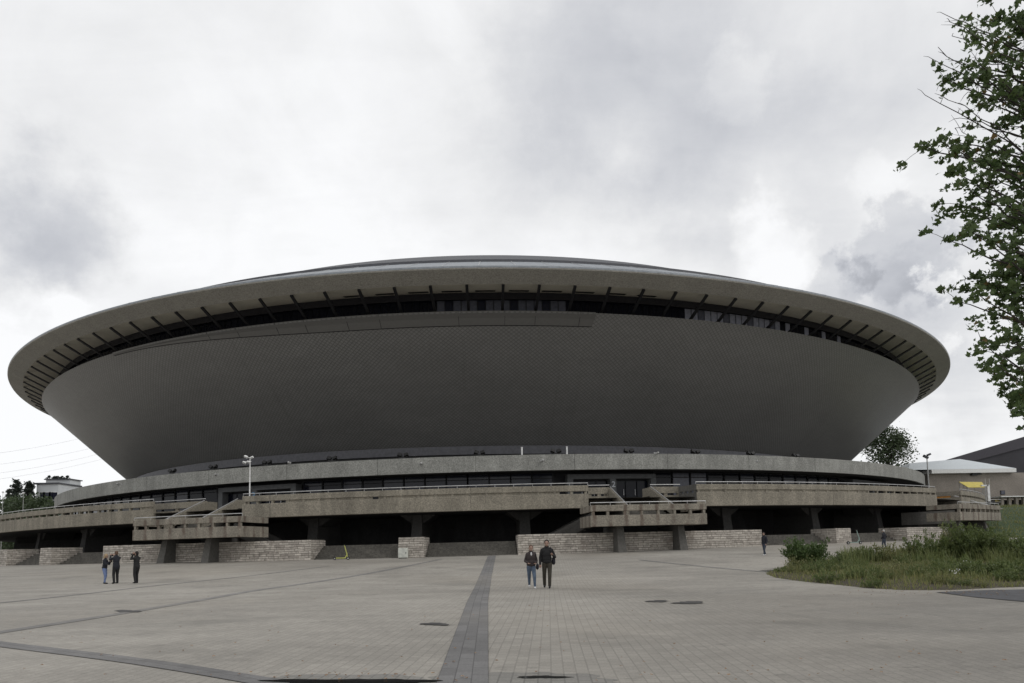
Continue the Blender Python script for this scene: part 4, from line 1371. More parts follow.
def near_tree():
    rnd = random.Random(11)
    Y0 = 16.5
    base = Vector(((1096 - 512) / F * Y0, Y0, 0)); base.z = ground_z(base.x, base.y) - .05
    T = empty('maple_tree', base, 'tall leafy maple tree with bare twigs reaching in at the edge of the picture', 'tree')
    trunk = MB()
    path = [base + Vector((0, 0, 0)), base + Vector((.05, 0, 1.5)), base + Vector((-.05, .05, 4)), base + Vector((.05, -.05, 8)), base + Vector((-.1, 0, 12)), base + Vector((0, .1, 16))]
    trunk.tube(path, [.26, .21, .18, .14, .09, .03], 12)
    br, lf, dry = MB(), MB(), MB()

    def trunk_at(z):
        for a, c in zip(path, path[1:]):
            if a.z <= z <= c.z: return a.lerp(c, (z - a.z) / (c.z - a.z))
        return path[-1].copy()

    def branch(tip, r0=.045, bare=False, leaves=60, spread=.34, side=True):
        hd = math.hypot(tip.x - base.x, tip.y - base.y)
        zs = max(base.z + 2.2, min(base.z + 15.5, tip.z - hd * rnd.uniform(.25, .65)))
        s = trunk_at(zs); mid = s.lerp(tip, .5) + Vector((rnd.uniform(-.2, .2), rnd.uniform(-.2, .2), hd * rnd.uniform(.02, .12)))
        pts = []
        n = 9
        for i in range(n + 1):
            t = i / n; p = s * (1 - t) ** 2 + mid * 2 * t * (1 - t) + tip * t * t
            p += Vector((rnd.gauss(0, .03), rnd.gauss(0, .03), rnd.gauss(0, .03))) * (1 if 0 < i < n else 0); pts.append(p)
        br.tube(pts, [r0 * (1 - .88 * i / n) + .004 for i in range(n + 1)], 5, False)
        ends = [(pts[-1], 1.0)]
        for i in range(3, n + 1):
            if rnd.random() < .8:
                d = (pts[i] - pts[i - 1]).normalized()
                e = pts[i] + (d * rnd.uniform(.2, .6) + Vector((rnd.gauss(0, .3), rnd.gauss(0, .3), rnd.gauss(.02, .28)))) * rnd.uniform(.35, .75)
                br.tube([pts[i], pts[i].lerp(e, .5) + Vector((0, 0, .03)), e], [.008, .006, .003], 4, False)
                ends.append((e, .75))
        if bare:
            if rnd.random() < .5:
                for _ in range(5): leaf(lf, pts[-2] + Vector((rnd.gauss(0, .12), rnd.gauss(0, .12), rnd.gauss(0, .1))), rnd.uniform(.08, .13), rnd)
            return
        for (e, w) in ends:
            k = int(leaves * w * rnd.uniform(.6, 1.1) / max(1, len(ends) * .45))
            
            for _ in range(k):
                sp = spread * rnd.uniform(.7, 1.2)
                c = e + Vector((rnd.gauss(0, sp * .6), rnd.gauss(0, sp * .6), rnd.gauss(-.04, sp * .36)))
                leaf(dry if rnd.random() < .02 else lf, c, rnd.uniform(.075, .155), rnd)

    def tip_at(px, row, dy=None):
        y = Y0 + (rnd.uniform(-1.6, 1.6) if dy is None else dy)
        return at(px, row, y)
    tips = [(966, 30), (978, 22), (985, 60), (975, 64), (961, 82), (972, 96), (986, 76), (941, 79), (995, 18), (1010, 18), (972, 40), (990, 48), (1005, 45), (1015, 30), (967, 78), (978, 106), (990, 98), (1003, 88), (1003, 126), (1015, 118),
            (921, 147), (930, 152), (936, 141), (950, 142), (950, 154), (966, 151), (948, 171), (960, 181), (968, 192), (981, 161), (1001, 150), (990, 176), (1011, 180), (975, 180),
            (943, 214), (943, 240), (957, 205), (961, 228), (976, 216), (1000, 226), (1011, 209), (985, 205), (990, 240), (968, 232),
            (1008, 245), (1015, 255), (1003, 262), (1016, 280), (1008, 240), (1018, 230),
            (968, 276), (955, 302), (962, 290), (986, 285), (996, 300), (1006, 290), (991, 317), (1012, 312), (976, 296), (1016, 300), (1003, 275),
            (978, 342), (990, 346), (1001, 340), (986, 361), (1000, 366), (1014, 351), (1002, 374), (1019, 368), (1012, 340),
            (998, 392), (1006, 405), (1015, 416), (1019, 392), (1010, 396), (1021, 405)]
    for px, row in tips: branch(tip_at(px + 4, row), leaves=60, spread=.14, r0=.035)
    for _ in range(26):     # fuller towards the trunk
        px = rnd.uniform(1012, 1080); row = rnd.uniform(-160, 330)
        branch(tip_at(px, row), leaves=70, spread=.22, r0=.035)
    for px, row in [(944, 14), (938, 47), (952, 36), (925, 95), (934, 60), (948, 100), (955, 128), (940, 84), (960, 118), (958, 62), (950, 22), (968, 92), (962, 132), (975, 60)]: branch(tip_at(px, row), r0=.020, bare=True)
    for _ in range(70):     # the rest of the crown beyond the picture
        a = rnd.uniform(-1.25, 1.25); rr = rnd.uniform(1.5, 4.3); z = rnd.uniform(5.5, 17.5)
        rr *= min(1, (19 - z) / 6)
        branch(base + Vector((rr * math.cos(a), rr * math.sin(a) * .9, z)), leaves=90, spread=.45)
    trunk.build('trunk', M['bark'], T, smooth=True); br.build('branches', M['bark'], T, fix=False)
    lf.build('crown', M['leaf'], T, fix=False); dry.build('dry_leaves', M['leaf_dry'], T, fix=False)


near_tree()


def far_tree(name, base, h, w, label, mat, n, lsz, seed, shape='round', group=None, trunk_h=.25, clumps=60):
    rnd = random.Random(seed)
    T = empty(name, base, label, 'tree', group)
    mb = MB(); mb.tube([base, base + Vector((0, 0, h * .4)), base + Vector((w * .02, 0, h * .92))], [w * .045, w * .032, w * .006], 8)
    lf = MB()
    for k in range(clumps):
        t = rnd.random(); z = trunk_h + (1 - trunk_h) * t
        if shape == 'round': r = w / 2 * (math.sin(PI * min(1, t * .86 + .12)) ** .6)
        elif shape == 'column': r = w / 2 * (1 - abs(t - .35) * 1.15) ** .9 if abs(t - .35) < .8 else w * .05
        else: r = w / 2 * (1 - t) + w * .03
        a = rnd.uniform(0, 2 * PI); q = r * math.sqrt(rnd.uniform(.05, 1))
        c = base + Vector((q * math.cos(a), q * math.sin(a), h * z))
        s = base + Vector((0, 0, h * max(trunk_h * .8, z - .12)))
        mb.tube([s, s.lerp(c, .55) + Vector((0, 0, h * .01)), c], [w * .012, w * .008, w * .003], 4, False)
        cs = w * (rnd.uniform(.06, .13) if shape == 'round' else rnd.uniform(.035, .075))
        for _ in range(n // clumps):
            p = c + Vector((rnd.gauss(0, cs), rnd.gauss(0, cs), rnd.gauss(0, cs * .8)))
            leaf(lf, p, lsz * rnd.uniform(.7, 1.3), rnd, droop=0)
    mb.build('trunk', M['bark'], T); lf.build('crown', M[mat], T, fix=False)
    return T


b0 = at(893, 541, 172); b0.z = 1.5
far_tree('broadleaf_tree', b0, 28.6, 12.0, 'tall green broadleaf tree rising behind the pale band below the bowl edge', 'leaf_far', 8600, .42, 5, trunk_h=.35, clumps=86)
YB = 225
for i, (px, top, w, lab, shp) in enumerate([(14, 481, 6.5, 'taller dark poplar left of the white block, nearer the picture edge', 'column'), (27, 482.5, 6.8, 'dark poplar closest to the white block', 'column'), (6.5, 490, 4.5, 'small pointed dark tree at the very edge beside the poplars', 'cone')]):
    b1 = at(px, 552, YB + 8 * i); b1.z = -1; tp = at(px, top, YB + 8 * i).z
    far_tree('poplar_tree', b1, tp - b1.z, w * .92, lab, 'leaf_dark', 5200, .42, 20 + i, shp, 'dark trees beyond the terrace', .3, 170)
for i, (px, top, w, lab) in enumerate([(-4, 497, 12, 'bushy tree at the picture edge beneath the small pointed tree'), (12, 495.5, 11, 'bushy green tree beneath the taller poplar'), (26, 496, 11, 'bushy green tree beneath the poplar by the white block'), (40, 497, 10, 'bushy green tree in front of the white block corner'), (49, 501, 8, 'low bushy tree under the white block windows')]):
    y = 195 - 6 * i; b1 = at(px, 552, y); b1.z = -1; tp = at(px, top + 4, y).z
    far_tree('bushy_tree', b1, tp - b1.z, w, lab, 'leaf_far', 3200, .5, 40 + i, 'round', 'bushy trees beyond the terrace', .1, 50)


# island of weeds
def outline_island():
    pts = [(765, 574), (775, 578), (800, 581.5), (835, 585), (868, 588.5), (905, 590.5), (950, 590.5), (1000, 588), (1060, 586), (1120, 580), (1120, 556), (1040, 549), (985, 551), (930, 553.5), (880, 556), (840, 560), (805, 564), (780, 569)]
    return [on_ground(*p) for p in pts]


isl = outline_island()
cen = sum(isl, Vector()) / len(isl)
mb = MB(); n = len(isl)
for k, f in enumerate((1.0, .93, .7, .35)):
    for p in isl:
        q = cen.lerp(p, f); mb.v.append((q.x, q.y, ground_z(q.x, q.y) + (-.02, .10, .18, .22)[k]))
for k in range(3):
    for i in range(n): mb.face((k * n + i, k * n + (i + 1) % n, (k + 1) * n + (i + 1) % n, (k + 1) * n + i))
mb.face([3 * n + i for i in range(n)])
o = mb.build('weedy_ground', M['soil'], smooth=True); tag(o, 'raised soil of the weedy island', kind='structure')


def inside(x, y):
    c = False
    for i in range(n):
        a, b_ = isl[i], isl[(i + 1) % n]
        if (a.y > y) != (b_.y > y) and x < (b_.x - a.x) * (y - a.y) / (b_.y - a.y) + a.x: c = not c
    return c


xs_, ys_ = [p.x for p in isl], [p.y for p in isl]
rnd = random.Random(5)


def edge_dist(x, y):
    return min(math.hypot(x - (a.x + (b_.x - a.x) * t), y - (a.y + (b_.y - a.y) * t)) for i in range(n) for a, b_ in [(isl[i], isl[(i + 1) % n])] for t in (0, .25, .5, .75))


mb = MB(); cnt = 0
while cnt < 15000:
    x, y = rnd.uniform(min(xs_), min(max(xs_), 24)), rnd.uniform(min(ys_), max(ys_))
    if not inside(x, y): continue
    ed = edge_dist(x, y)
    hgt = rnd.uniform(.05, .17) + min(.22, ed * .10) * rnd.random() ** 2
    z = ground_z(x, y) + min(.16, ed * .12) - .02
    a = rnd.uniform(0, 2 * PI); d = Vector((math.cos(a), math.sin(a), 0)); w = Vector((-d.y, d.x, 0)) * rnd.uniform(.008, .02)
    p0 = Vector((x, y, z)); ln = rnd.uniform(.1, .55) * hgt
    p1 = p0 + d * ln * .4 + Vector((0, 0, hgt * .6)); p2 = p0 + d * ln + Vector((0, 0, hgt))
    mb.add([p0 - w, p0 + w, p1 + w * .8, p1 - w * .8, p2], [(0, 1, 2, 3), (3, 2, 4)])
    cnt += 1
tag(mb.build('grass', M['grass'], fix=False), 'rough grass and low weeds covering the island', 'grass', kind='stuff')

OVAL = [(0, 0), (.16, .25), (.18, .55), (0, 1), (-.18, .55), (-.16, .25)]


def weed_bush(px, row, w, h, label, mat='weed', seed=0, nst=40, lsz=.09, cone=1.0):
    rnd = random.Random(seed + 100)
    c = on_ground(px, row); c.z += .12
    T = empty('weed_bush', c, label, 'bush', 'weed bushes on the island')
    st, lf = MB(), MB()
    for k in range(nst):
        a = rnd.uniform(0, 2 * PI); q = math.sqrt(rnd.random()) * w / 2
        foot = c + Vector((q * .35 * math.cos(a), q * .35 * math.sin(a), -.1))
        hh = h * rnd.uniform(.40, 1.0) * (1.28 if rnd.random() < .12 else 1) * (1 - .35 * (q / (w / 2)) ** 2 * cone)
        tip = c + Vector((q * math.cos(a), q * math.sin(a), hh))
        mid = foot.lerp(tip, .5) + Vector((0, 0, .08 * h))
        st.tube([foot, mid, tip], [.012, .009, .003], 4, False)
        for j in range(int(46 * hh / .8) + 14):
            t = rnd.uniform(.15, 1.0)
            p = (foot.lerp(mid, t * 2) if t < .5 else mid.lerp(tip, t * 2 - 1)) + Vector((rnd.gauss(0, .06), rnd.gauss(0, .06), rnd.gauss(0, .04)))
            leaf(lf, p, lsz * rnd.uniform(.9, 2.0), rnd, OVAL, 0)
    st.build('stems', M['weed'], T, fix=False); lf.build('foliage', M[mat], T, fix=False)


ppm = lambda row: F / on_ground(880, row).y


bushes = [(805, 569, 48, 26, 'rounded dark green bush standing alone at the island tip', 'bush', 120, .09), (840, 567, 26, 13, 'small loose weed bush behind the lone rounded bush', 'weed', 26, .07),
          (866, 566, 36, 18, 'upright weed bush between the small loose one and the white-haired person', 'weed', 34, .08), (893, 566, 50, 19, 'broad weed bush right in front of the white-haired person', 'weed_pale', 60, .08),
          (925, 566, 46, 30, 'green weed bush next to the broad pale one', 'weed', 50, .09), (950, 563, 40, 30, 'pale tipped weed bush below the side staircase', 'weed_pale', 46, .08),
          (975, 564, 60, 38, 'tallest weed bush with pale flowering tips below the staircase landing', 'weed', 110, .09), (1003, 562, 44, 29, 'weed bush below the grassy bank', 'weed', 46, .09),
          (1020, 566, 44, 30, 'weed bush cut by the picture edge', 'weed', 56, .09), (960, 579, 80, 16, 'low spreading weed clump near the kerb side with white flowers', 'weed', 60, .07),
          (900, 580, 60, 10, 'low weed clump along the near edge of the island', 'weed_pale', 40, .06), (1010, 580, 60, 17, 'low dark weed clump at the near edge beside the asphalt', 'weed', 50, .08),
          (1050, 570, 60, 34, 'weed bush beyond the picture edge', 'weed', 50, .09)]
for i, (px, row, w, h, lab, mt, nst, ls) in enumerate(bushes):
    k = on_ground(px, row).y / F
    weed_bush(px, row, w * k, h * k, lab, mt, i, nst, ls, .6)
# taller pale grasses standing above the rest
mb = MB(); rnd3 = random.Random(77); cnt = 0
while cnt < 2600:
    px, row = rnd3.uniform(842, 1024), rnd3.choice([rnd3.uniform(560, 570), rnd3.uniform(564, 584)])
    q = on_ground(px, row)
    if not inside(q.x, q.y): continue
    if math.sin(q.x * 1.7) * math.sin(q.y * .8 + 1) < rnd3.uniform(-.6, .5): continue
    hgt = rnd3.uniform(.35, 1.0) if row < 570 else rnd3.uniform(.22, .5)
    a = rnd3.uniform(0, 2 * PI); d = Vector((math.cos(a), math.sin(a), 0)); w = Vector((-d.y, d.x, 0)) * rnd3.uniform(.008, .018)
    p0 = q + Vector((0, 0, .08)); ln = rnd3.uniform(.1, .45) * hgt
    p1 = p0 + d * ln * .3 + Vector((0, 0, hgt * .6)); p2 = p0 + d * ln + Vector((0, 0, hgt))
    mb.add([p0 - w, p0 + w, p1 + w, p1 - w, p2], [(0, 1, 2, 3), (3, 2, 4)])
    if rnd3.random() < .3:
        for _ in range(5): leaf(mb, p1.lerp(p2, rnd3.uniform(.4, 1)) + Vector((rnd3.gauss(0, .02), rnd3.gauss(0, .02), 0)), rnd3.uniform(.03, .07), rnd3, [(0, 0), (.16, .25), (.18, .55), (0, 1), (-.18, .55), (-.16, .25)], 0)
    cnt += 1
M['tall_grass'] = leafy('tall_grass', (.09, .14, .04), (.26, .27, .11), .45, .5)
tag(mb.build('tall_grass', M['tall_grass'], fix=False), 'tall pale grasses standing among the weed bushes', 'grass', kind='stuff')
# scattered low clumps
rnd2 = random.Random(31); made = 0
spots = []
while made < 46:
    px, row = rnd2.uniform(772, 1018), rnd2.uniform(567, 588)
    q = on_ground(px, row)
    if not inside(q.x, q.y) or edge_dist(q.x, q.y) < .35: continue
    spots.append((px, row)); made += 1
CLP = []
kinds = [('weed', 46, .055), ('weed_pale', 40, .05), ('weed', 30, .075)]
for k, (mt, nst, ls) in enumerate(kinds):
    rr = random.Random(60 + k); st, lf = MB(), MB()
    c0 = Vector((0, 0, 0)); w = .9; h = .30
    for j in range(nst):
        a = rr.uniform(0, 2 * PI); qd = math.sqrt(rr.random()) * w / 2
        f0 = Vector((qd * .6 * math.cos(a), qd * .6 * math.sin(a), -.08)); tp = Vector((qd * 1.2 * math.cos(a), qd * 1.2 * math.sin(a), h * rr.uniform(.3, 1.25)))
        st.tube([f0, f0.lerp(tp, .5) + Vector((0, 0, .03)), tp], [.007, .005, .002], 3, False)
        for i_ in range(13): leaf(lf, f0.lerp(tp, rr.uniform(.25, 1.05)) + Vector((rr.gauss(0, .04), rr.gauss(0, .04), rr.gauss(0, .03))), ls * rr.uniform(.8, 1.9), rr, OVAL, 0)
    E = empty('weed_clump', (0, 0, -50), 'small leafy weed clump growing in the rough grass of the island', 'weed', 'small weed clumps in the island grass')
    st.build('stems', M['weed'], E, fix=False, loc=(0, 0, 0)); lf.build('foliage', M[mt], E, fix=False, loc=(0, 0, 0)); CLP.append(E)
used = set()
for i, (px, row) in enumerate(spots):
    k = i % 3
    o = CLP[k] if k not in used else copy_tree(CLP[k]); used.add(k)
    q = on_ground(px, row); ed = edge_dist(q.x, q.y)
    o.location = q + Vector((0, 0, min(.16, ed * .12))); o.rotation_euler = (0, 0, rnd2.uniform(0, 6)); sc_ = rnd2.uniform(.6, 1.35); o.scale = (sc_, sc_, sc_ * rnd2.uniform(.7, 1.3))
# white flower heads
mb = MB(); rnd = random.Random(9)
for _ in range(46):
    px, row = rnd.choice([(963, 570), (975, 574), (1000, 573), (958, 577), (969, 567)]); c = on_ground(px + rnd.gauss(0, 5), row + 6)
    c.z += .12 + rnd.uniform(.18, .42)
    mb.ball(c, rnd.uniform(.014, .026), 6, 4)
tag(mb.build('white_flowers', M['white']), 'scattered white flower heads in the weeds', 'flowers', kind='stuff')
# asphalt strip by the island
mb = MB()
pts = [on_ground(*q) for q in [(936, 592.5), (985, 590.5), (1120, 588), (1160, 612), (1024, 602), (975, 597.5)]]
mb.v = [(p.x, p.y, p.z + .014) for p in pts]; mb.face(range(len(pts)))
o = mb.build('asphalt_path', M['asphalt'], fix=False)
for p in o.data.polygons:
    if p.normal.z < 0: p.flip()
tag(o, 'dark asphalt path beside the weedy island', kind='structure')
# fallen leaves
mb = MB(); rnd = random.Random(12)
for _ in range(300):
    if rnd.random() < .5: px, row = rnd.uniform(0, 1024), rnd.uniform(586, 683)
    else: px, row = rnd.uniform(880, 1024) + rnd.gauss(0, 20), rnd.uniform(589, 596)
    if rnd.random() < .12: px, row = rnd.gauss(360, 50), rnd.uniform(675, 682)
    if inside(*on_ground(px, row)[:2]): continue
    c = on_ground(px, row); c.z += .022
    b = len(mb.v); a = rnd.uniform(0, 2 * PI); s = rnd.uniform(.022, .05)
    for (x, y) in LEAF: mb.v.append((c.x + s * (x * math.cos(a) - y * math.sin(a)), c.y + s * (x * math.sin(a) + y * math.cos(a)), c.z + rnd.uniform(0, .018)))
    mb.face(range(b, b + len(LEAF)))
M['fallen'] = leafy('fallen_leaf', (.17, .10, .06), (.36, .24, .14), .1)
tag(mb.build('fallen_leaves', M['fallen'], fix=False), 'small orange leaves scattered over the paving', 'leaves', kind='stuff')

# ------------------------------------------------------------------ beyond the arena
# grassy bank
mb = MB()
gz = lambda x, y: ground_z(x, y)
rows_ = []
for (y, dz) in ((68, 0.0), (72, .9), (80, 2.6), (92, 4.2), (106, 5.2), (109, 5.3)):
    xs2 = np.linspace(43.5 + (y - 68) * .68, 160, 14)
    rows_.append([(x, y, gz(43, 68) - .1 + dz + .12 * math.sin(x * .7 + y)) for x in xs2])
for r in rows_: mb.v.extend(r)
for j in range(len(rows_) - 1):
    for i in range(13): mb.face((j * 14 + i, j * 14 + i + 1, (j + 1) * 14 + i + 1, (j + 1) * 14 + i))
tag(mb.build('grass_bank', M['lawn'], smooth=True), 'green grassy bank beside the arena', kind='structure')
mb = MB(); rnd = random.Random(21)
for _ in range(7000):
    y = 68.5 + rnd.random() ** 1.3 * 36; x = 44 + (y - 68) * .68 + rnd.random() * 26
    prof_y = [68, 72, 80, 92, 106]; dz = np.interp(y, prof_y, [0, .9, 2.6, 4.2, 5.2])
    z = gz(43, 68) - .1 + dz + .12 * math.sin(x * .7 + y)
    a = rnd.uniform(0, 2 * PI); w = Vector((math.cos(a), math.sin(a), 0)) * .05
    p0 = Vector((x, y, z)); mb.add([p0 - w, p0 + w, p0 + Vector((rnd.gauss(0, .1), rnd.gauss(0, .1), rnd.uniform(.15, .4)))], [(0, 1, 2)])
tag(mb.build('bank_grass', M['grass'], fix=False), 'short grass growing on the bank', 'grass', kind='stuff')

# annex hall: stone block with a pale low roof
M['annex'] = stone_blocks('annex_cladding', (.30, .27, .235)) if False else concrete('annex_stone', (.30, .268, .232), .14, 0, seam=1.2)
M['pale_roof'] = plain('pale_roof', (.56, .60, .62), .6, var=.05)
M['white_trim'] = plain('white_trim', (.74, .74, .72), .6, var=.05)
YA = 116
pa, pb = at(930, 498, YA), at(1024, 498, YA)
za = at(960, 473.5, YA).z
AN = empty('annex_building', (pa.x + 20, YA, 1), 'flat stone-clad annex with a shallow white roof next to the arena', 'building')
mb = MB(); mb.box(((pa.x + 150) / 2, YA + 14, za / 2), (150 - pa.x, 28, za)); mb.build('wall', M['annex'], AN)
x0, x1 = at(928, 470, YA).x, at(1012, 470, YA).x
mb = MB(); mb.box(((x0 + x1) / 2, YA + 6, za + .32), (x1 - x0, 14, .64)); mb.build('roof_edge', M['white_trim'], AN)
pk = at(960, 459.0, YA + 6)
zr = za + .645
mb = MB(); mb.add([(x0 - 4, YA - 1, zr), (x1, YA - 1, zr), (x1, YA + 13, zr), (x0 - 4, YA + 13, zr), (pk.x, YA + 6, pk.z), (pk.x - 9, YA + 6, pk.z - .6)], [(0, 1, 4), (0, 4, 5), (1, 2, 4), (2, 3, 5), (2, 5, 4), (3, 0, 5)])
mb.build('roof', M['pale_roof'], AN)
mb = MB(); q = at(974, 474, YA - .3); mb.box(q, (.9, .5, .5)); mb.box(q + Vector((.9, 0, .1)), (.5, .4, .4)); mb.build('wall_lamp', M['black'], AN)
q = at(1002.5, 492.5, YA)
mb = MB(); mb.box((q.x, YA - .02, q.z), (.78, .1, .7)); w_ = mb.build('window', M['frame'], AN)
mb = MB(); mb.box((q.x, YA - .09, q.z), (.62, .05, .55)); mb.build('pane', M['glass_mid'], w_)
# low loggia below the annex
YL = 108
a_, b_ = at(1000, 497, YL), at(1060, 497, YL)
LG = empty('loggia', (a_.x + 4, YL, 1), 'low flat-roofed loggia with dark openings above the grassy bank', 'loggia')
zt_ = at(1012, 496, YL).z; zb_ = at(1012, 505, YL).z
mb = MB(); mb.box(((a_.x + b_.x) / 2, YL + 2, zt_ - .08), (b_.x - a_.x, 4.6, .16)); mb.build('roof_slab', M['white_trim'], LG)
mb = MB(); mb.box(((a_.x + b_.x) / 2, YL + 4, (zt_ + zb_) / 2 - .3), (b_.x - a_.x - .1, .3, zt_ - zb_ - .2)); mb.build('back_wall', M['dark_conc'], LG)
for px in (1003, 1010.5, 1017.5, 1025):
    q = at(px, 500, YL); mb = MB(); mb.box((q.x, YL + .3, (zt_ + zb_) / 2 - .4), (.42, .42, zt_ - zb_ + .5)); mb.build('column', M['annex'], LG)
m_ly = plain('yellow_board', (.42, .33, .12), .7)
for k, px in enumerate((1001.5, 1013.5, 1020.5)):
    q = at(px, 500, YL); mb = MB(); mb.box((q.x, YL + .9, zt_ - .65), (.75, .08, .5)); mb.build('yellow_board', m_ly, LG)
# big dark hall
YH = 210
A, B = at(944, 461.5, YH), at(1026, 437, YH)
DH = empty('conference_hall', (B.x, YH, 1), 'large dark hall with one long roof slope rising behind the annex', 'building')
mt_d = plain('dark_panels', (.024, .023, .030), .6, var=.25, vscale=.15)
sl_ = (B.z - A.z) / (B.x - A.x)
mb = MB(); ex = 60
mb.hexa([(A.x - 6, YH, 1), (B.x + ex, YH, 1), ((B.x + ex) * 1.35, YH + 60, 1), ((A.x - 6) * 1.35, YH + 60, 1)], [(A.x - 6, YH, A.z - 6 * sl_), (B.x + ex, YH, B.z + ex * sl_), ((B.x + ex) * 1.35, YH + 60, B.z + ex * sl_), ((A.x - 6) * 1.35, YH + 60, A.z - 6 * sl_)])
mb.build('wall', mt_d, DH)
mb = MB(); mt_r = plain('dark_roof_edge', (.038, .035, .045), .5)
mb.hexa([(A.x - 6, YH - .6, A.z - 6 * sl_ - 2.0), (B.x + ex, YH - .6, B.z + ex * sl_ - 5.0), (B.x + ex, YH - .02, B.z + ex * sl_ - 5.0), (A.x - 6, YH - .02, A.z - 6 * sl_ - 2.0)],
        [(A.x - 6, YH - .6, A.z - 6 * sl_ + .3), (B.x + ex, YH - .6, B.z + ex * sl_ + .3), (B.x + ex, YH - .02, B.z + ex * sl_ + .3), (A.x - 6, YH - .02, A.z - 6 * sl_ + .3)])
mb.build('roof_edge', mt_r, DH)
# yellow canopy on slim posts
YC = 92
m_y = plain('yellow_awning', (.62, .50, .07), .6)
c4 = [at(959, 481.8, YC + 3), at(982, 482.0, YC + 3), at(985, 487.0, YC - 1), at(968, 487.2, YC - 1)]
CN = empty('yellow_canopy', (c4[3].x, YC, c4[3].z - 2.6), 'bright yellow sloping canopy on slim posts by the stone annex', 'canopy')
mb = MB(); mb.hexa([p - Vector((0, 0, .06)) for p in (c4[3], c4[2], c4[1], c4[0])], [c4[3], c4[2], c4[1], c4[0]]); mb.build('awning', m_y, CN)
zf = c4[3].z - 2.3
for p in c4 + [c4[0].lerp(c4[3], .5), c4[1].lerp(c4[2], .5), c4[0].lerp(c4[1], .33), c4[0].lerp(c4[1], .66), at(985, 478, YC), at(989, 478, YC)]:
    mb = MB(); mb.tube([(p.x, p.y, zf - 1.5), (p.x, p.y, max(p.z - .07, c4[3].z))], .045, 6); mb.build('post', M['grey_paint'], CN)
mb = MB(); mb.tube([(c4[0].x - 1, c4[3].y, zf + .6), (c4[2].x + 2, c4[3].y, zf + .6)], .03, 5); mb.tube([(c4[0].x - 1, c4[3].y, zf + .25), (c4[2].x + 2, c4[3].y, zf + .25)], .02, 5); mb.build('handrail', M['rail'], CN)
p = at(988, 487, YC - 2)
mb = MB(); mb.box((p.x, p.y, p.z - .8), (.3, .2, 2.2)); mb.box((p.x - .45, p.y, p.z + .2), (.9, .2, .2)); mb.build('white_frame', M['white'], CN)
# lamp mast at the right end
p0, p1 = at(929.3, 488, 95), at(926.8, 456.8, 95)
LM = empty('light_mast', p0, 'slim grey mast with a dark lamp cluster beside the annex corner', 'lamp post')
mb = MB(); mb.tube([p0 - Vector((0, 0, 6)), p1], [.11, .07], 8); mb.build('pole', M['grey_paint'], LM)
mb = MB(); mb.box(p1 + Vector((-.15, 0, 0)), (.7, .3, .3), M=Matrix.Rotation(.5, 3, 'Y')); mb.box(p1 + Vector((.3, 0, .3)), (.5, .3, .25), M=Matrix.Rotation(-.4, 3, 'Y')); mb.build('lamp_head', M['dark_roof'], LM)
# white block on the far side
YW = 235
M['render_white'] = concrete('pale_render', (.54, .56, .57), .03, 0, big=.06)
qa, qb = at(36, 505, YW), at(58, 505, YW)
zt1 = at(45, 484.2, YW).z; zt2 = at(60, 480.5, YW + 6).z
WB = empty('apartment_block', (qa.x, YW, 0), 'old pale grey block with a flat dark roof beyond the curved terrace', 'building')
mb = MB(); mb.box(((qa.x + qb.x) / 2, YW + 6, zt1 / 2), (qb.x - qa.x, 12, zt1)); mb.build('wall', M['render_white'], WB)
mb = MB(); mb.box(((qa.x + qb.x) / 2 - .3, YW + 6, zt1 + .25), (qb.x - qa.x + 1.2, 13.0, .5)); mb.build('roof', M['dark_roof'], WB)
q2 = at(46, 480, YW + 6)
mb = MB(); mb.box(((q2.x + qb.x) / 2, YW + 9, (zt1 + zt2) / 2 + .3), (qb.x - q2.x, 6, zt2 - zt1)); mb.build('upper_storey', M['render_white'], WB)
mb = MB(); mb.box(((q2.x + qb.x) / 2, YW + 9, zt2 + .45), (qb.x - q2.x + .8, 7, .35)); mb.build('upper_roof', M['dark_roof'], WB)
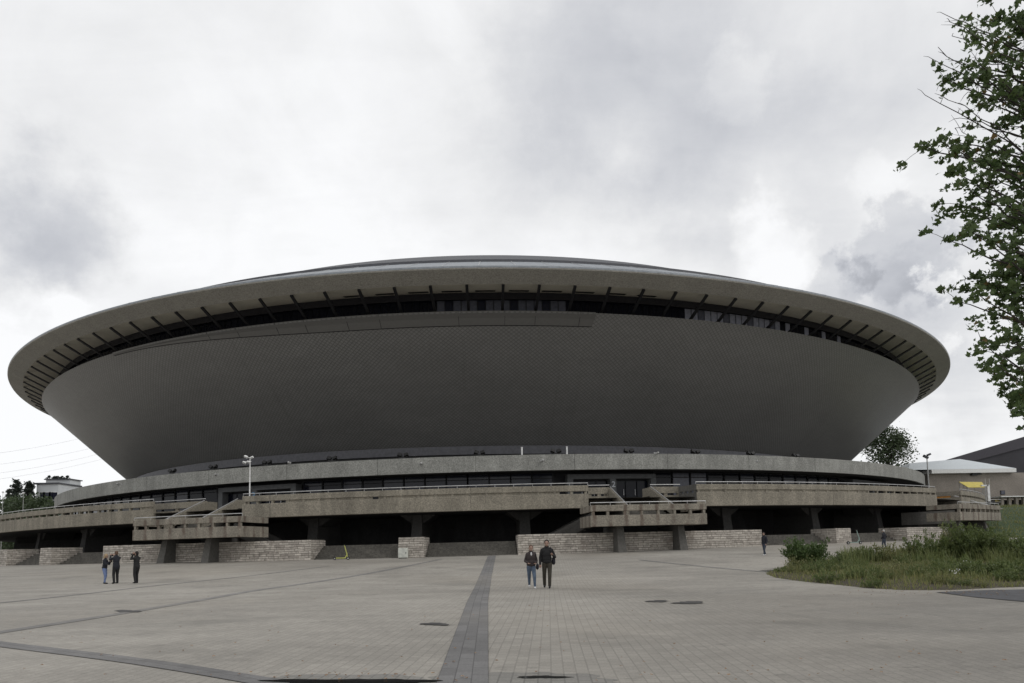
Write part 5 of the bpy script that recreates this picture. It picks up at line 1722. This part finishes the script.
for (px, row, w, h) in [(42.5, 496, 2.0, 2.8), (47, 496, 3.0, 2.8), (51, 496, 1.6, 2.8), (55, 496, 2.0, 2.8), (50.5, 504, 1.6, 2.8), (54, 504, 1.6, 2.8)]:
    q = at(px, row, YW)
    mb = MB(); mb.box((q.x, YW - .03, q.z), (w, .1, h)); f = mb.build('window', M['white_trim'], WB)
    mb = MB(); mb.box((q.x, YW - .10, q.z), (w * .86, .06, h * .9)); mb.build('pane', M['glass_blue'], f)
for i, (px, top, lab) in enumerate([(49, 480.5, 'roof conifer nearest the poplars on the old block'), (54.5, 481, 'small second conifer on the old block roof'), (57.5, 479.6, 'third conifer on the old block roof'), (62, 480.5, 'fourth conifer on the old block roof'), (67.5, 478.9, 'largest roof conifer closest to the arena on the old block')]):
    y = YW + 9; b1 = at(px, 483, y); b1.z = zt2 + .62; tp = at(px, top, y).z
    far_tree('roof_shrub', b1, max(1.2, tp - b1.z + .4), 2.4, lab, 'leaf_dark', 260, .35, 70 + i, 'cone', 'conifers on the roof of the old block', .05, 16)
# small lamps among the far trees
for i, (px, row, lab) in enumerate([(23.5, 493.5, 'white globe street lamp below the poplars'), (3, 492.6, 'white globe street lamp at the picture edge by the trees')]):
    y = 150; p = at(px, row, y)
    SL = empty('street_lamp', (p.x, y, 0), lab, 'street lamp', 'globe street lamps beyond the terrace')
    mb = MB(); mb.tube([(p.x, y, -.5), (p.x, y, p.z)], [.06, .04], 8); mb.build('pole', M['grey_paint'], SL)
    mb = MB(); mb.ball(p + Vector((0, 0, .12)), (.24, .24, .2), 12, 8); mb.build('globe', M['white'], SL, smooth=True)
# overhead cables
for i, (r0, r1) in enumerate([(452, 430), (462, 443), (472, 450), (478, 456)]):
    a_, b_ = at(-120, r0 + 12, 150), at(150, r1 - 12, 260)
    mb = MB(); mb.tube([a_.lerp(b_, t) + Vector((0, 0, -3.0 * 4 * t * (1 - t))) for t in np.linspace(0, 1, 24)], .018, 4)
    tag(mb.build('overhead_cable', M['dark_roof']), 'thin overhead cable crossing the sky beside the arena', 'cable', 'overhead cables')
